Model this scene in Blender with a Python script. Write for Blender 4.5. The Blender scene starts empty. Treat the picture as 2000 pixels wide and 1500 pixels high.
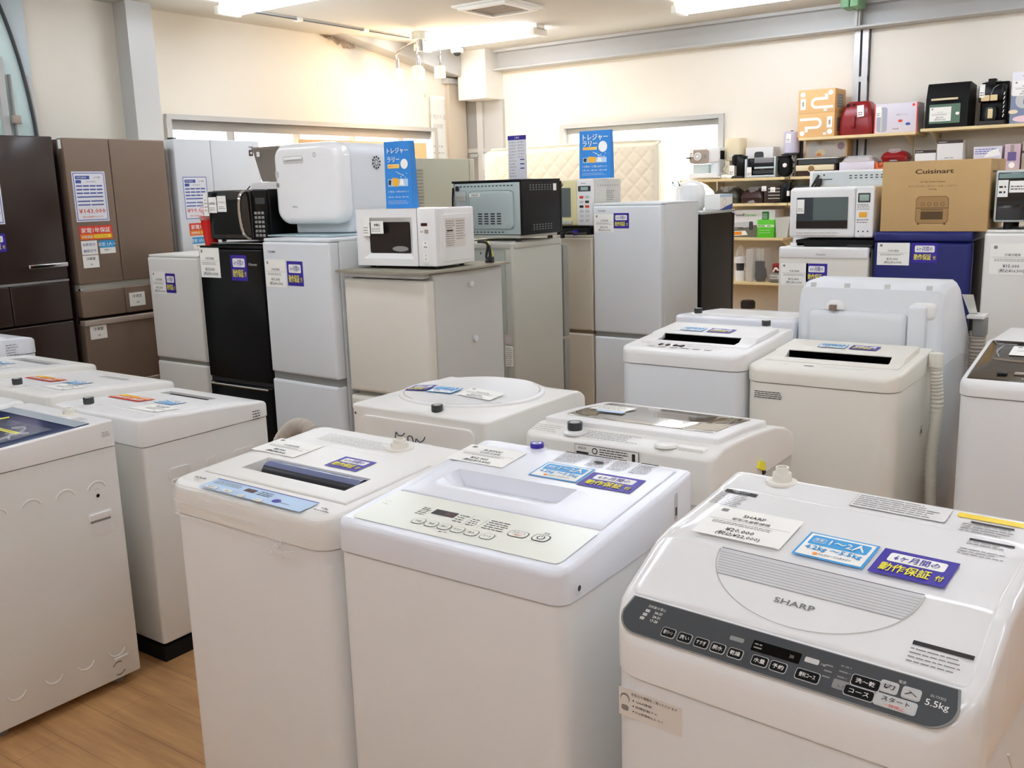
import bpy, bmesh, math, random
from mathutils import Matrix, Vector
random.seed(7)
S = bpy.context.scene
COL = S.collection
# ---------------------------------------------------------------- camera, world, exposure
cam_d = bpy.data.cameras.new('camera'); cam = bpy.data.objects.new('camera', cam_d); COL.objects.link(cam)
cam_d.sensor_fit = 'HORIZONTAL'; cam_d.sensor_width = 36; cam_d.lens = 33.675; cam_d.clip_start = .02
RT = Vector((0.81603108, 0.57726942, -0.02921118)); DN = Vector((0.09183272, -0.17937942, -0.97948444)); FW = Vector((-0.5706663, 0.79660721, -0.19939141))
cam.matrix_world = Matrix(((RT.x, -DN.x, -FW.x, 0), (RT.y, -DN.y, -FW.y, 0), (RT.z, -DN.z, -FW.z, 1.6088), (0, 0, 0, 1)))
S.camera = cam
S.view_settings.view_transform = 'Standard'; S.view_settings.look = 'None'
S.view_settings.exposure = 1.08; S.view_settings.gamma = 1; S.view_settings.use_curve_mapping = False
S.cycles.max_bounces = 10; S.cycles.diffuse_bounces = 6; S.cycles.glossy_bounces = 4; S.cycles.transmission_bounces = 6
S.cycles.transparent_max_bounces = 12; S.cycles.use_denoising = True; S.cycles.sample_clamp_indirect = 6
S.cycles.caustics_reflective = False; S.cycles.caustics_refractive = False
TUBE = 15.0      # strength of the fluorescent tubes
SKY = 3.2        # daylight outside the windows
W = bpy.data.worlds.new('world'); S.world = W; W.use_nodes = True
W.node_tree.nodes['Background'].inputs[0].default_value = (.93, .97, 1, 1); W.node_tree.nodes['Background'].inputs[1].default_value = SKY

# ---------------------------------------------------------------- materials
def lin(h):
    h = h.lstrip('#'); o = []
    for i in (0, 2, 4):
        c = int(h[i:i+2], 16) / 255
        o.append(c / 12.92 if c <= .04045 else ((c + .055) / 1.055) ** 2.4)
    return (*o, 1)
MATS = {}
def mat(name, col='#ffffff', rough=.5, metal=0, trans=0, emit=0, alpha=1, bump=0, bscale=200, spec=.5, coat=0, var=0, vscale=3, ior=1.45):
    m = bpy.data.materials.new(name); m.use_nodes = True; nt = m.node_tree; b = nt.nodes['Principled BSDF']
    I = b.inputs; I['Base Color'].default_value = lin(col); I['Roughness'].default_value = rough; I['Metallic'].default_value = metal
    I['IOR'].default_value = ior; I['Specular IOR Level'].default_value = spec
    if trans: I['Transmission Weight'].default_value = trans
    if coat: I['Coat Weight'].default_value = coat; I['Coat Roughness'].default_value = .08
    if alpha < 1: I['Alpha'].default_value = alpha
    if emit: I['Emission Color'].default_value = lin(col); I['Emission Strength'].default_value = emit
    if bump or var:
        tc = nt.nodes.new('ShaderNodeTexCoord')
    if bump:
        n = nt.nodes.new('ShaderNodeTexNoise'); n.inputs['Scale'].default_value = bscale; n.inputs['Detail'].default_value = 3
        bp = nt.nodes.new('ShaderNodeBump'); bp.inputs['Strength'].default_value = bump; bp.inputs['Distance'].default_value = .002
        nt.links.new(tc.outputs['Object'], n.inputs['Vector']); nt.links.new(n.outputs['Fac'], bp.inputs['Height']); nt.links.new(bp.outputs[0], I['Normal'])
    if var:
        n = nt.nodes.new('ShaderNodeTexNoise'); n.inputs['Scale'].default_value = vscale; n.inputs['Detail'].default_value = 4
        mx = nt.nodes.new('ShaderNodeMix'); mx.data_type = 'RGBA'
        c = lin(col); mx.inputs[6].default_value = tuple(x * (1 - var) for x in c[:3]) + (1,); mx.inputs[7].default_value = tuple(min(1, x * (1 + var)) for x in c[:3]) + (1,)
        nt.links.new(tc.outputs['Object'], n.inputs['Vector']); nt.links.new(n.outputs['Fac'], mx.inputs[0]); nt.links.new(mx.outputs[2], I['Base Color'])
    MATS[name] = m; return m
mat('white', '#eeedea', .32, bump=.03, bscale=900)
mat('gloss', '#f3f3f1', .12, coat=.3)
mat('bluewhite', '#e9ebf0', .25)
mat('cream', '#edebe4', .35, bump=.03, bscale=900)
mat('body', '#e8e8e6', .38, bump=.05, bscale=700)
mat('bodyside', '#e4e3de', .38, bump=.08, bscale=700)
mat('ivory', '#e8e4d8', .42, bump=.05, bscale=600)
mat('fridge', '#e3e6e8', .42, bump=.12, bscale=1300)
mat('fridgeside', '#d9dbda', .5, bump=.15, bscale=1300)
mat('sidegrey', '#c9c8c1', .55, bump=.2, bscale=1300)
mat('silver', '#c1c0b4', .45, .15, bump=.1, bscale=1300)
mat('silverdark', '#96968c', .45, .2)
mat('bluegrey', '#6e7f85', .5)
mat('steel', '#c5cccb', .38, .55)
mat('galv', '#bccac8', .42, .25, bump=.1, bscale=60)
mat('chrome', '#dcdcdc', .12, 1)
mat('brown', '#857160', .4, .2, bump=.1, bscale=1500)
mat('browndark', '#3a2622', .35)
mat('blackglass', '#17120f', .06, spec=.8)
mat('darkbrown', '#3b302b', .16)
mat('black', '#050505', .35, spec=.3)
mat('blacksatin', '#060607', .22, spec=.3)
mat('blackmatte', '#0d0d0d', .6, spec=.3)
mat('darkgrey', '#3a3c3d', .4)
mat('panelgrey', '#45484a', .35)
mat('grey', '#8b8b88', .5)
mat('lightgrey', '#c8c8c4', .5)
mat('paint', '#bdbcb8', .42)
mat('paintdark', '#9d9b97', .5)
mat('palegreen', '#b4b7a8', .45)
mat('navy', '#1d2468', .28, bump=.04, bscale=900)
mat('navydark', '#0e0f24', .4)
mat('windowblue', '#6f7899', .15)
mat('deepblue', '#1f2c55', .12)
mat('film', '#ffffff', .06, alpha=.13, spec=.9)
mat('paper', '#fbfaf2', .6)
mat('ink', '#2b2828', .6)
mat('inkgrey', '#8a8682', .6)
mat('inklight', '#b9b6ae', .6)
mat('purple', '#33209a', .45)
mat('yellow', '#f7ee3a', .5)
mat('cardblue', '#3aa0dc', .45)
mat('signblue', '#2f86d4', .4)

mat('skyblue', '#bcd6ee', .5)
mat('orange', '#f08a1d', .5)
mat('red', '#e0432c', .5)
mat('pink', '#e9c9cf', .5)
mat('deepred', '#8d1d20', .3)
mat('wood', '#e6cf9c', .5, var=.06, vscale=9)
mat('board', '#e3b988', .6, var=.05, vscale=9)
mat('cardboard', '#c2a06c', .75, var=.05, vscale=14, bump=.1, bscale=120)
mat('cardlight', '#dfb277', .7, var=.04, vscale=14)
mat('hole', '#060606', 1, spec=0)  # matte black that paints the shade inside open lid slots
mat('glass', '#ffffff', .03, alpha=.06)
mat('smoke', '#3a3f40', .05, alpha=.75)
mat('lidglass', '#d8d2c0', .04, alpha=.35)
mat('plastic_clear', '#f4f4f4', .08, alpha=.28)
mat('redclear', '#ee2a22', .15, alpha=.8)
mat('lcd', '#9fb3a6', .3)
mat('greenc', '#5fc92d', .45)
mat('greend', '#2d7a35', .45)
mat('gridmat', '#9b9684', .8, bump=.5, bscale=300)
mat('hose', '#b3aa9c', .5)
mat('hosew', '#e3dfd2', .5)
mat('led', '#3c1014', .3)
mat('taupe', '#a9998b', .4)
mat('lavender', '#cfc9da', .4)
mat('beige', '#e8d9b4', .45)
mat('mattress', '#f5ecd6', .8)
mat('tube', '#e6efff', .4, emit=TUBE)
mat('bulb', '#ffcf8c', .4, emit=5)
mat('shade', '#ffd9a0', .4, emit=.7)
mat('olive', '#6d6f5a', .5)
mat('doorframe', '#c4cfd2', .4)
mat('doorblue', '#cfe3df', .35)
mat('beigepost', '#cfc3b1', .6)
mat('steelpost', '#bdbab6', .4, .3)
mat('greenclamp', '#7fae83', .5)
mat('posterwhite', '#dfe3df', .5)
mat('gripdark', '#23252e', .3)
mat('filmedge', '#ffffff', .1, alpha=.7)
mat('panelcream', '#f1f3e6', .22)
mat('stripe', '#d9dada', .15, coat=.5)
mat('keysilver', '#c9c8c4', .35, .3)
mat('yellowband', '#f4d431', .4)
mat('paperdull', '#e3ddd4', .5)
mat('lidedge', '#b9c3c9', .15)
mat('brownglass', '#8d8271', .03, spec=.9, coat=.6)
mat('smokelid', '#3a322b', .05, spec=.9, coat=.5)
mat('sagegrey', '#aeb2a8', .45, .15)
mat('pinkish', '#cdbcb1', .5)
mat('beigefr', '#c9bfac', .45, bump=.1, bscale=1300)
mat('sheet', '#dfe3ee', .4)
mat('sheetin', '#eeeef2', .4)
mat('purplish', '#3f55a4', .5)
mat('binbrown', '#8a8177', .5)
mat('window_dark', '#26201f', .12)
mat('orangey', '#ffd873', .5)
mat('yelloworange', '#f4b22c', .5)
mat('sheetgrey', '#d3d0c6', .5)
mat('paleyellow', '#e9e0ab', .4)
mat('panewindow', '#5f6a68', .1)
mat('panedark', '#3a4044', .08)
mat('galvw', '#d3d9d6', .4)
mat('printbrown', '#5b4326', .7)
mat('printlight', '#a78353', .7)
mat('printwin', '#7f9a93', .3)
mat('kettlebox', '#dcd5de', .25)
mat('steelpic', '#a8a9b8', .3)
mat('greenglass', '#5f7a68', .1)
mat('picblue', '#7f8ba3', .4)
mat('picdark', '#5b5c6e', .4)
mat('greygreen', '#c9d3cd', .4)  # pale grey-green of the block under the sewing arm
mat('paperbox', '#e9e6e2', .5)
mat('brass', '#9b7748', .3, .5)
mat('picgrey', '#cfc6bd', .5)
mat('mauve', '#9b7f86', .5)
mat('olivedark', '#4c4a40', .4)
mat('picolive', '#6f6c5c', .5)
mat('greenpale', '#c9e8b0', .5)
mat('jarwhite', '#d9d5cc', .2)
mat('orangebox', '#f26a2a', .5)
mat('pinkbox', '#cdb4bd', .5)
mat('violet', '#6b5d8f', .5)
mat('boardlight', '#f0dcb8', .6)
def wood_floor():
    m = mat('floor', '#b98a55', .38); nt = m.node_tree; b = nt.nodes['Principled BSDF']
    tc = nt.nodes.new('ShaderNodeTexCoord'); mp = nt.nodes.new('ShaderNodeMapping'); mp.inputs['Scale'].default_value = (1.2, 11, 1)
    n = nt.nodes.new('ShaderNodeTexNoise'); n.inputs['Scale'].default_value = 2.2; n.inputs['Detail'].default_value = 8; n.inputs['Roughness'].default_value = .6
    br = nt.nodes.new('ShaderNodeTexBrick'); br.inputs['Scale'].default_value = 1; br.inputs['Brick Width'].default_value = 1.8; br.inputs['Row Height'].default_value = .15
    br.inputs['Mortar Size'].default_value = .0012; br.inputs['Color1'].default_value = (.92, .92, .92, 1); br.inputs['Color2'].default_value = (1, 1, 1, 1); br.inputs['Mortar'].default_value = (.55, .5, .45, 1)
    cr = nt.nodes.new('ShaderNodeValToRGB'); cr.color_ramp.elements[0].color = lin('#9c7149'); cr.color_ramp.elements[0].position = .3
    cr.color_ramp.elements[1].color = lin('#c49763'); cr.color_ramp.elements[1].position = .7
    mx = nt.nodes.new('ShaderNodeMix'); mx.data_type = 'RGBA'; mx.blend_type = 'MULTIPLY'; mx.inputs[0].default_value = 1
    L = nt.links.new
    L(tc.outputs['Object'], mp.inputs[0]); L(mp.outputs[0], n.inputs['Vector']); L(tc.outputs['Object'], br.inputs['Vector']); L(n.outputs['Fac'], cr.inputs[0])
    L(cr.outputs[0], mx.inputs[6]); L(br.outputs[0], mx.inputs[7]); L(mx.outputs[2], b.inputs['Base Color'])
wood_floor()
mat('wall', '#ebe4d6', .85, bump=.25, bscale=90, var=.012, vscale=1.2)
mat('ceil', '#d3cec3', .9, bump=.3, bscale=120)
def tile_mat():
    m = mat('acoustic', '#ece8de', .85); nt = m.node_tree; b = nt.nodes['Principled BSDF']
    tc = nt.nodes.new('ShaderNodeTexCoord'); v = nt.nodes.new('ShaderNodeTexVoronoi'); v.inputs['Scale'].default_value = 45
    mp = nt.nodes.new('ShaderNodeMapping'); mp.inputs['Scale'].default_value = (1, 1, 2)
    cr = nt.nodes.new('ShaderNodeValToRGB'); cr.color_ramp.elements[0].color = lin('#b5aa9c'); cr.color_ramp.elements[0].position = .10
    cr.color_ramp.elements[1].color = lin('#ece8de'); cr.color_ramp.elements[1].position = .16
    nt.links.new(tc.outputs['Object'], mp.inputs[0]); nt.links.new(mp.outputs[0], v.inputs['Vector']); nt.links.new(v.outputs['Distance'], cr.inputs[0]); nt.links.new(cr.outputs[0], b.inputs['Base Color'])
tile_mat()

# ---------------------------------------------------------------- mesh building
I4 = Matrix.Identity(4)
def T3(x, y, z): return Matrix.Translation((x, y, z))
def frame(o, u, v):
    u = Vector(u).normalized(); v = Vector(v); v = (v - u * v.dot(u)).normalized(); n = u.cross(v)
    return Matrix(((u.x, v.x, n.x, o[0]), (u.y, v.y, n.y, o[1]), (u.z, v.z, n.z, o[2]), (0, 0, 0, 1)))
def FR(x, z, y=0): return frame((x, y, z), (1, 0, 0), (0, 0, 1))       # on a face looking to -y
def BK(x, z, y): return frame((x, y, z), (-1, 0, 0), (0, 0, 1))        # on a face looking to +y
def SD(y, z, x): return frame((x, y, z), (0, 1, 0), (0, 0, 1))         # on a face looking to +x
def TP(x, y, z, slope=0): return frame((x, y, z), (1, 0, 0), (0, math.cos(slope), math.sin(slope)))
TXT = {}
def text_geo(s, bold):
    k = (s, bold)
    if k in TXT: return TXT[k]
    c = bpy.data.curves.new('t', 'FONT'); c.body = s; c.size = 1; c.resolution_u = 3 if s.isascii() else 1; c.align_x = 'CENTER'; c.align_y = 'CENTER'
    o = bpy.data.objects.new('t', c); me = bpy.data.meshes.new_from_object(o)
    vs = [v.co.copy() for v in me.vertices]; fs = [tuple(p.vertices) for p in me.polygons]
    bpy.data.objects.remove(o); bpy.data.curves.remove(c); bpy.data.meshes.remove(me)
    if vs:
        w = max(v.x for v in vs) - min(v.x for v in vs); cx = (max(v.x for v in vs) + min(v.x for v in vs)) / 2
        cy = (max(v.y for v in vs) + min(v.y for v in vs)) / 2; h = max(v.y for v in vs) - min(v.y for v in vs)
        vs = [Vector((v.x - cx, v.y - cy, 0)) for v in vs]
    else: w = h = 1
    TXT[k] = (vs, fs, w, h); return TXT[k]
class G:
    def __init__(s): s.v = []; s.f = []; s.m = []; s.mats = []
    def mi(s, n):
        if n not in s.mats: s.mats.append(n)
        return s.mats.index(n)
    def add(s, vs, fs, m, M=None):
        b = len(s.v)
        s.v += [tuple(M @ Vector(p)) if M is not None else tuple(p) for p in vs]
        if isinstance(m, str): k = s.mi(m); s.m += [k] * len(fs)
        else: s.m += [s.mi(q) for q in m]
        s.f += [tuple(i + b for i in f) for f in fs]; return s
    def box(s, x0, x1, y0, y1, z0, z1, m, M=None):
        vs = [(x, y, z) for z in (z0, z1) for y in (y0, y1) for x in (x0, x1)]
        return s.add(vs, [(0, 2, 3, 1), (4, 5, 7, 6), (0, 1, 5, 4), (2, 6, 7, 3), (0, 4, 6, 2), (1, 3, 7, 5)], m, M)
    def rbox(s, x0, x1, y0, y1, z0, z1, m, r=.01, e=.003, eb=None, axis='z', M=None, n=5, ne=3, rb=None):
        # plan corners of radius r (rb at the far side), rounded top edge e and bottom edge eb
        eb = e if eb is None else eb; rb = r if rb is None else rb
        if axis == 'y': A = Matrix(((1, 0, 0, 0), (0, 0, -1, 0), (0, 1, 0, 0), (0, 0, 0, 1))); x0, x1, y0, y1, z0, z1 = x0, x1, z0, z1, -y1, -y0
        elif axis == 'x': A = Matrix(((0, 0, 1, 0), (1, 0, 0, 0), (0, 1, 0, 0), (0, 0, 0, 1))); x0, x1, y0, y1, z0, z1 = y0, y1, z0, z1, x0, x1
        else: A = I4
        if M is not None: A = M @ A
        loops = []
        for k in range(ne + 1):
            a = k / ne * math.pi / 2; loops.append((eb * (1 - math.sin(a)), z0 + eb * (1 - math.cos(a))))
        for k in range(ne + 1):
            a = (1 - k / ne) * math.pi / 2; loops.append((e * (1 - math.sin(a)), z1 - e * (1 - math.cos(a))))
        vs = []; L = 4 * (n + 1)
        for ins, z in loops:
            for ci, (cx, cy, sx, sy, rr) in enumerate(((x1, y0, 1, -1, r), (x1, y1, 1, 1, rb), (x0, y1, -1, 1, rb), (x0, y0, -1, -1, r))):
                q = max(rr - ins, .0004); px = cx - sx * (ins + q); py = cy - sy * (ins + q)
                for j in range(n + 1):
                    a = math.radians(-90 + 90 * ci + 90 * j / n)
                    vs.append((px + q * math.cos(a), py + q * math.sin(a), z))
        fs = []
        for k in range(len(loops) - 1):
            for j in range(L): fs.append((k * L + j, k * L + (j + 1) % L, (k + 1) * L + (j + 1) % L, (k + 1) * L + j))
        fs.append(tuple(range(L - 1, -1, -1))); fs.append(tuple((len(loops) - 1) * L + j for j in range(L)))
        return s.add(vs, fs, m, A)
    def poly(s, pts, z0, z1, m, M=None):
        n = len(pts); vs = [(x, y, z0) for x, y in pts] + [(x, y, z1) for x, y in pts]
        fs = [tuple(range(n - 1, -1, -1)), tuple(range(n, 2 * n))] + [(i, (i + 1) % n, n + (i + 1) % n, n + i) for i in range(n)]
        return s.add(vs, fs, m, M)
    def cyl(s, p0, p1, r0, r1, m, n=20, M=None, cap=True):
        p0, p1 = Vector(p0), Vector(p1); d = (p1 - p0).normalized(); u = d.orthogonal().normalized(); w = d.cross(u)
        vs = []
        for p, r in ((p0, r0), (p1, r1)):
            for j in range(n): a = 2 * math.pi * j / n; vs.append(p + (u * math.cos(a) + w * math.sin(a)) * r)
        fs = [(j, (j + 1) % n, n + (j + 1) % n, n + j) for j in range(n)]
        if cap: fs += [tuple(range(n - 1, -1, -1)), tuple(range(n, 2 * n))]
        return s.add(vs, fs, m, M)
    def lathe(s, prof, c, m, n=28, M=None, mats=None):
        vs = []; 
        for r, z in prof:
            for j in range(n): a = 2 * math.pi * j / n; vs.append((c[0] + r * math.cos(a), c[1] + r * math.sin(a), c[2] + z))
        fs = []; mm = []
        for k in range(len(prof) - 1):
            for j in range(n): fs.append((k * n + j, k * n + (j + 1) % n, (k + 1) * n + (j + 1) % n, (k + 1) * n + j)); mm.append(mats[k] if mats else m)
        fs += [tuple(range(n - 1, -1, -1)), tuple((len(prof) - 1) * n + j for j in range(n))]; mm += [mats[0], mats[-1]] if mats else [m, m]
        return s.add(vs, fs, mm, M)
    def tube(s, pts, r, m, n=10, M=None, ribs=0):
        P = [Vector(p) for p in pts]
        if len(P) > 2:                                  # smooth the path
            Q = []
            for i in range(len(P) - 1):
                a, b, c, d = P[max(i - 1, 0)], P[i], P[i + 1], P[min(i + 2, len(P) - 1)]
                N = 6 if not ribs else ribs
                for k in range(N):
                    t = k / N; Q.append(.5 * ((2 * b) + (c - a) * t + (2 * a - 5 * b + 4 * c - d) * t * t + (-a + 3 * b - 3 * c + d) * t ** 3))
            Q.append(P[-1]); P = Q
        vs = []; up = None
        for i, p in enumerate(P):
            d = (P[min(i + 1, len(P) - 1)] - P[max(i - 1, 0)]).normalized()
            u = d.orthogonal().normalized() if up is None else (up - d * up.dot(d)).normalized(); up = u; w = d.cross(u)
            rr = r * (1 if not ribs or i % 2 else .86)
            for j in range(n): a = 2 * math.pi * j / n; vs.append(p + (u * math.cos(a) + w * math.sin(a)) * rr)
        fs = [(i * n + j, i * n + (j + 1) % n, (i + 1) * n + (j + 1) % n, (i + 1) * n + j) for i in range(len(P) - 1) for j in range(n)]
        fs += [tuple(range(n - 1, -1, -1)), tuple((len(P) - 1) * n + j for j in range(n))]
        return s.add(vs, fs, m, M)
    def rect(s, M, x0, y0, x1, y1, m, z=.0004):
        return s.add([(x0, y0, z), (x1, y0, z), (x1, y1, z), (x0, y1, z)], [(0, 1, 2, 3)], m, M)
    def rrect(s, M, x0, y0, x1, y1, r, m, z=.0004, n=4):
        vs = []
        for ci, (cx, cy, sx, sy) in enumerate(((x1, y0, 1, -1), (x1, y1, 1, 1), (x0, y1, -1, 1), (x0, y0, -1, -1))):
            for j in range(n + 1):
                a = math.radians(-90 + 90 * ci + 90 * j / n); vs.append((cx - sx * r + r * math.cos(a), cy - sy * r + r * math.sin(a), z))
        return s.add(vs, [tuple(range(len(vs)))], m, M)
    def disc(s, M, x, y, r, m, z=.0004, n=24, ry=None):
        ry = ry or r
        return s.add([(x + r * math.cos(2 * math.pi * j / n), y + ry * math.sin(2 * math.pi * j / n), z) for j in range(n)], [tuple(range(n))], m, M)
    def ring(s, M, x, y, r0, r1, m, z=.0004, a0=0, a1=360, n=24, t=0):
        vs = []
        for j in range(n + 1):
            a = math.radians(a0 + (a1 - a0) * j / n)
            for r in (r0, r1): vs.append((x + r * math.cos(a), y + r * math.sin(a), z))
        return s.add(vs, [(2 * j, 2 * j + 1, 2 * j + 3, 2 * j + 2) for j in range(n)], m, M)
    def text(s, M, x, y, t, size, m, z=.0007, bold=0, width=None, sx=1):
        vs, fs, w, h = text_geo(t, 0)
        kx = size * sx if width is None else width / w
        b = bold * .8; sh = [(0, 0)] if not b else [(-b, 0), (b, 0), (0, b * .7)] if b > .012 else [(-b, 0), (b, 0)]
        for i_, (dx, dy) in enumerate(sh): s.add([(x + v.x * kx + dx * size, y + v.y * size + dy * size, z + i_ * .0003) for v in vs], fs, m, M)
        return s
    def lines(s, M, x0, y0, x1, y1, rows, m='inkgrey', z=.0006, fill=.36, seg=.012):
        # rows of small print, too small to read in the photograph
        dy = (y1 - y0) / rows
        for i in range(rows):
            x = x0; yy = y1 - (i + .5) * dy; end = x1 - random.random() * (x1 - x0) * .25
            while x < end:
                w = min(seg * (.4 + random.random()), end - x); s.rect(M, x, yy - dy * fill / 2, x + w, yy + dy * fill / 2, m, z); x += w + dy * .25
        return s
    def hf(s, x0, x1, y0, y1, z, m, r=0, rb=0, re=.006, zb=None, hole=None, lx=(), ly=(), nx=22, ny=22, rs=None, sidem=None):
        # height-field sheet over a rectangle with rounded plan corners, rounded edge and a skirt down to zb
        W_ = (x1 - x0) / 2; cx = (x0 + x1) / 2
        def samp(a, b, extra, n, ra, rb_):
            S_ = set(round(a + (b - a) * i / n, 5) for i in range(n + 1))
            for k in (0, .15, .4, .7, 1):
                S_.add(round(a + re * k, 5)); S_.add(round(b - re * k, 5))
            for i in range(1, 6):
                if ra: S_.add(round(a + ra * (1 - math.cos(i / 6 * math.pi / 2)), 5))
                if rb_: S_.add(round(b - rb_ * (1 - math.cos(i / 6 * math.pi / 2)), 5))
            for e in extra: S_.add(round(e, 5))
            o = []
            for q in sorted(S_):
                if not o or q - o[-1] > .0004: o.append(q)
            return o
        hx = [hole[0], hole[1]] if hole else []; hy = [hole[2], hole[3]] if hole else []
        X = samp(x0, x1, list(lx) + hx, nx, 0, 0); Y = samp(y0, y1, list(ly) + hy, ny, r, rb)
        def hw(y):
            if r and y < y0 + r: t = r - (y - y0); return W_ - (r - math.sqrt(max(r * r - t * t, 0)))
            if rb and y > y1 - rb: t = rb - (y1 - y); return W_ - (rb - math.sqrt(max(rb * rb - t * t, 0)))
            return W_
        vs = []; nX = len(X)
        for y in Y:
            k = hw(y)
            for x in X:
                px = cx + (x - cx) / W_ * k
                e = min(k - abs(px - cx), y - y0, y1 - y)
                if (r and y < y0 + r) and k - abs(px - cx) < r:
                    qx = max(abs(px - cx) - (W_ - r), 0); qy = y0 + r - y; e = r - math.hypot(qx, qy) if qx > 0 else e
                if (rb and y > y1 - rb):
                    qx = max(abs(px - cx) - (W_ - rb), 0); qy = y - (y1 - rb); e = rb - math.hypot(qx, qy) if qx > 0 else e
                e = max(e, 0); dz = re - math.sqrt(max(re * re - (re - e) ** 2, 0)) if e < re else 0
                vs.append((px, y, z(px, y) - dz))
        fs = []; mm = []
        mf = m if callable(m) else (lambda a, b: m)
        for j in range(len(Y) - 1):
            for i in range(nX - 1):
                mx_, my_ = (X[i] + X[i + 1]) / 2, (Y[j] + Y[j + 1]) / 2
                if hole and hole[0] < mx_ < hole[1] and hole[2] < my_ < hole[3]: continue
                fs.append((j * nX + i, j * nX + i + 1, (j + 1) * nX + i + 1, (j + 1) * nX + i)); mm.append(mf(mx_, my_))
        if zb is not None:
            bd = [i for i in range(nX)] + [j * nX + nX - 1 for j in range(1, len(Y))] + [(len(Y) - 1) * nX + i for i in range(nX - 2, -1, -1)] + [j * nX for j in range(len(Y) - 2, 0, -1)]
            b = len(vs)
            for q in bd: vs.append((vs[q][0], vs[q][1], zb))
            n = len(bd)
            for k in range(n): fs.append((b + k, b + (k + 1) % n, bd[(k + 1) % n], bd[k])); mm.append(sidem or mf(x0 + .001, (y0 + y1) / 2))
            fs.append(tuple(b + k for k in range(n - 1, -1, -1))); mm.append(mm[-1])
        if hole:
            h0, h1, g0, g1 = hole; pts = []
            xs = [q for q in X if h0 - .0003 <= q <= h1 + .0003]; ys = [q for q in Y if g0 - .0003 <= q <= g1 + .0003]
            pts = [(q, g0) for q in xs] + [(h1, q) for q in ys[1:]] + [(q, g1) for q in reversed(xs[:-1])] + [(h0, q) for q in reversed(ys[1:-1])]
            b = len(vs); n = len(pts)
            for px, py in pts: vs.append((px, py, z(px, py)))
            for px, py in pts: vs.append((px, py, z(px, py) - .035))
            for k in range(n): fs.append((b + (k + 1) % n, b + k, b + n + k, b + n + (k + 1) % n)); mm.append(mf((h0 + h1) / 2, g0 - .01))
            fs.append(tuple(b + n + k for k in range(n))); mm.append(mm[-1])
        return s.add(vs, fs, mm)
    def build(s, name, parent=None, off=(0, 0, 0), ang=35, label=None, kind=None):
        me = bpy.data.meshes.new(name)
        top_ = parent
        if parent is not None and name in ONLID and parent.name in SUBP: parent = SUBP[parent.name]
        if parent is not None and 'off' in PAR.get(parent.name, {}): off = PAR[parent.name]['off']
        me.from_pydata([(a + off[0], b + off[1], c + off[2]) for a, b, c in s.v], [], s.f)
        for n in s.mats: me.materials.append(MATS[n])
        me.polygons.foreach_set('material_index', s.m)
        me.polygons.foreach_set('use_smooth', [True] * len(s.f))
        me.update(); me.set_sharp_from_angle(angle=math.radians(ang))
        o = bpy.data.objects.new(name, me); COL.objects.link(o)
        if parent is not None: o.parent = parent; PAR[o.name] = {'off': off}
        if parent is not None and name in ('lid', 'door', 'round_lid') and parent.type == 'EMPTY': SUBP.setdefault(parent.name, o)
        if label: o['label'] = label
        if kind: o['kind'] = kind
        return o
PAR = {}; SUBP = {}
ONLID = {'price_card', 'warranty_card', 'capacity_card', 'guarantee_card', 'badge', 'price_sheet', 'notice_card', 'lid_window', 'lid_badge', 'lid_handle', 'lid_glass', 'door_handle', 'window', 'door_print', 'warning_tape', 'emblem'}   # these sit on the lid or door
def thing(name, label, cat, x=0, y=0, z=0, w=0, d=0, yaw=0, group=None):
    """empty at the base centre of a thing whose front-left corner stands at (x, y); parts use corner coordinates"""
    o = bpy.data.objects.new(name, None); COL.objects.link(o); o.empty_display_size = .1
    a = math.radians(yaw); c, s_ = math.cos(a), math.sin(a)
    o.location = (x + c * w / 2 - s_ * d / 2, y + s_ * w / 2 + c * d / 2, z); o.rotation_euler = (0, 0, a)
    o['label'] = label; o['category'] = cat
    if group: o['group'] = group
    PAR[o.name] = {'off': (-w / 2, -d / 2, 0)}
    return o
def solo(g, name, label, cat, x=0, y=0, z=0, w=0, d=0, yaw=0, group=None, ang=35):
    """a thing that is one mesh"""
    a = math.radians(yaw); c, s_ = math.cos(a), math.sin(a)
    o = g.build(name, off=(-w / 2, -d / 2, 0), ang=ang)
    o.location = (x + c * w / 2 - s_ * d / 2, y + s_ * w / 2 + c * d / 2, z); o.rotation_euler = (0, 0, a)
    o['label'] = label; o['category'] = cat
    if group: o['group'] = group
    PAR[o.name] = {'off': (-w / 2, -d / 2, 0)}
    return o
def structure(g, name, loc=(0, 0, 0), ang=35, parent=None):
    o = g.build(name, off=(-loc[0], -loc[1], -loc[2]), ang=ang, parent=parent)
    if parent is None: o.location = loc; o['kind'] = 'structure'
    return o
def rev(x1, y0, w, d): return dict(x=x1, y=y0 + d, w=w, d=d, yaw=180)   # a machine with its back to the camera: right and near edges given

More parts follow.
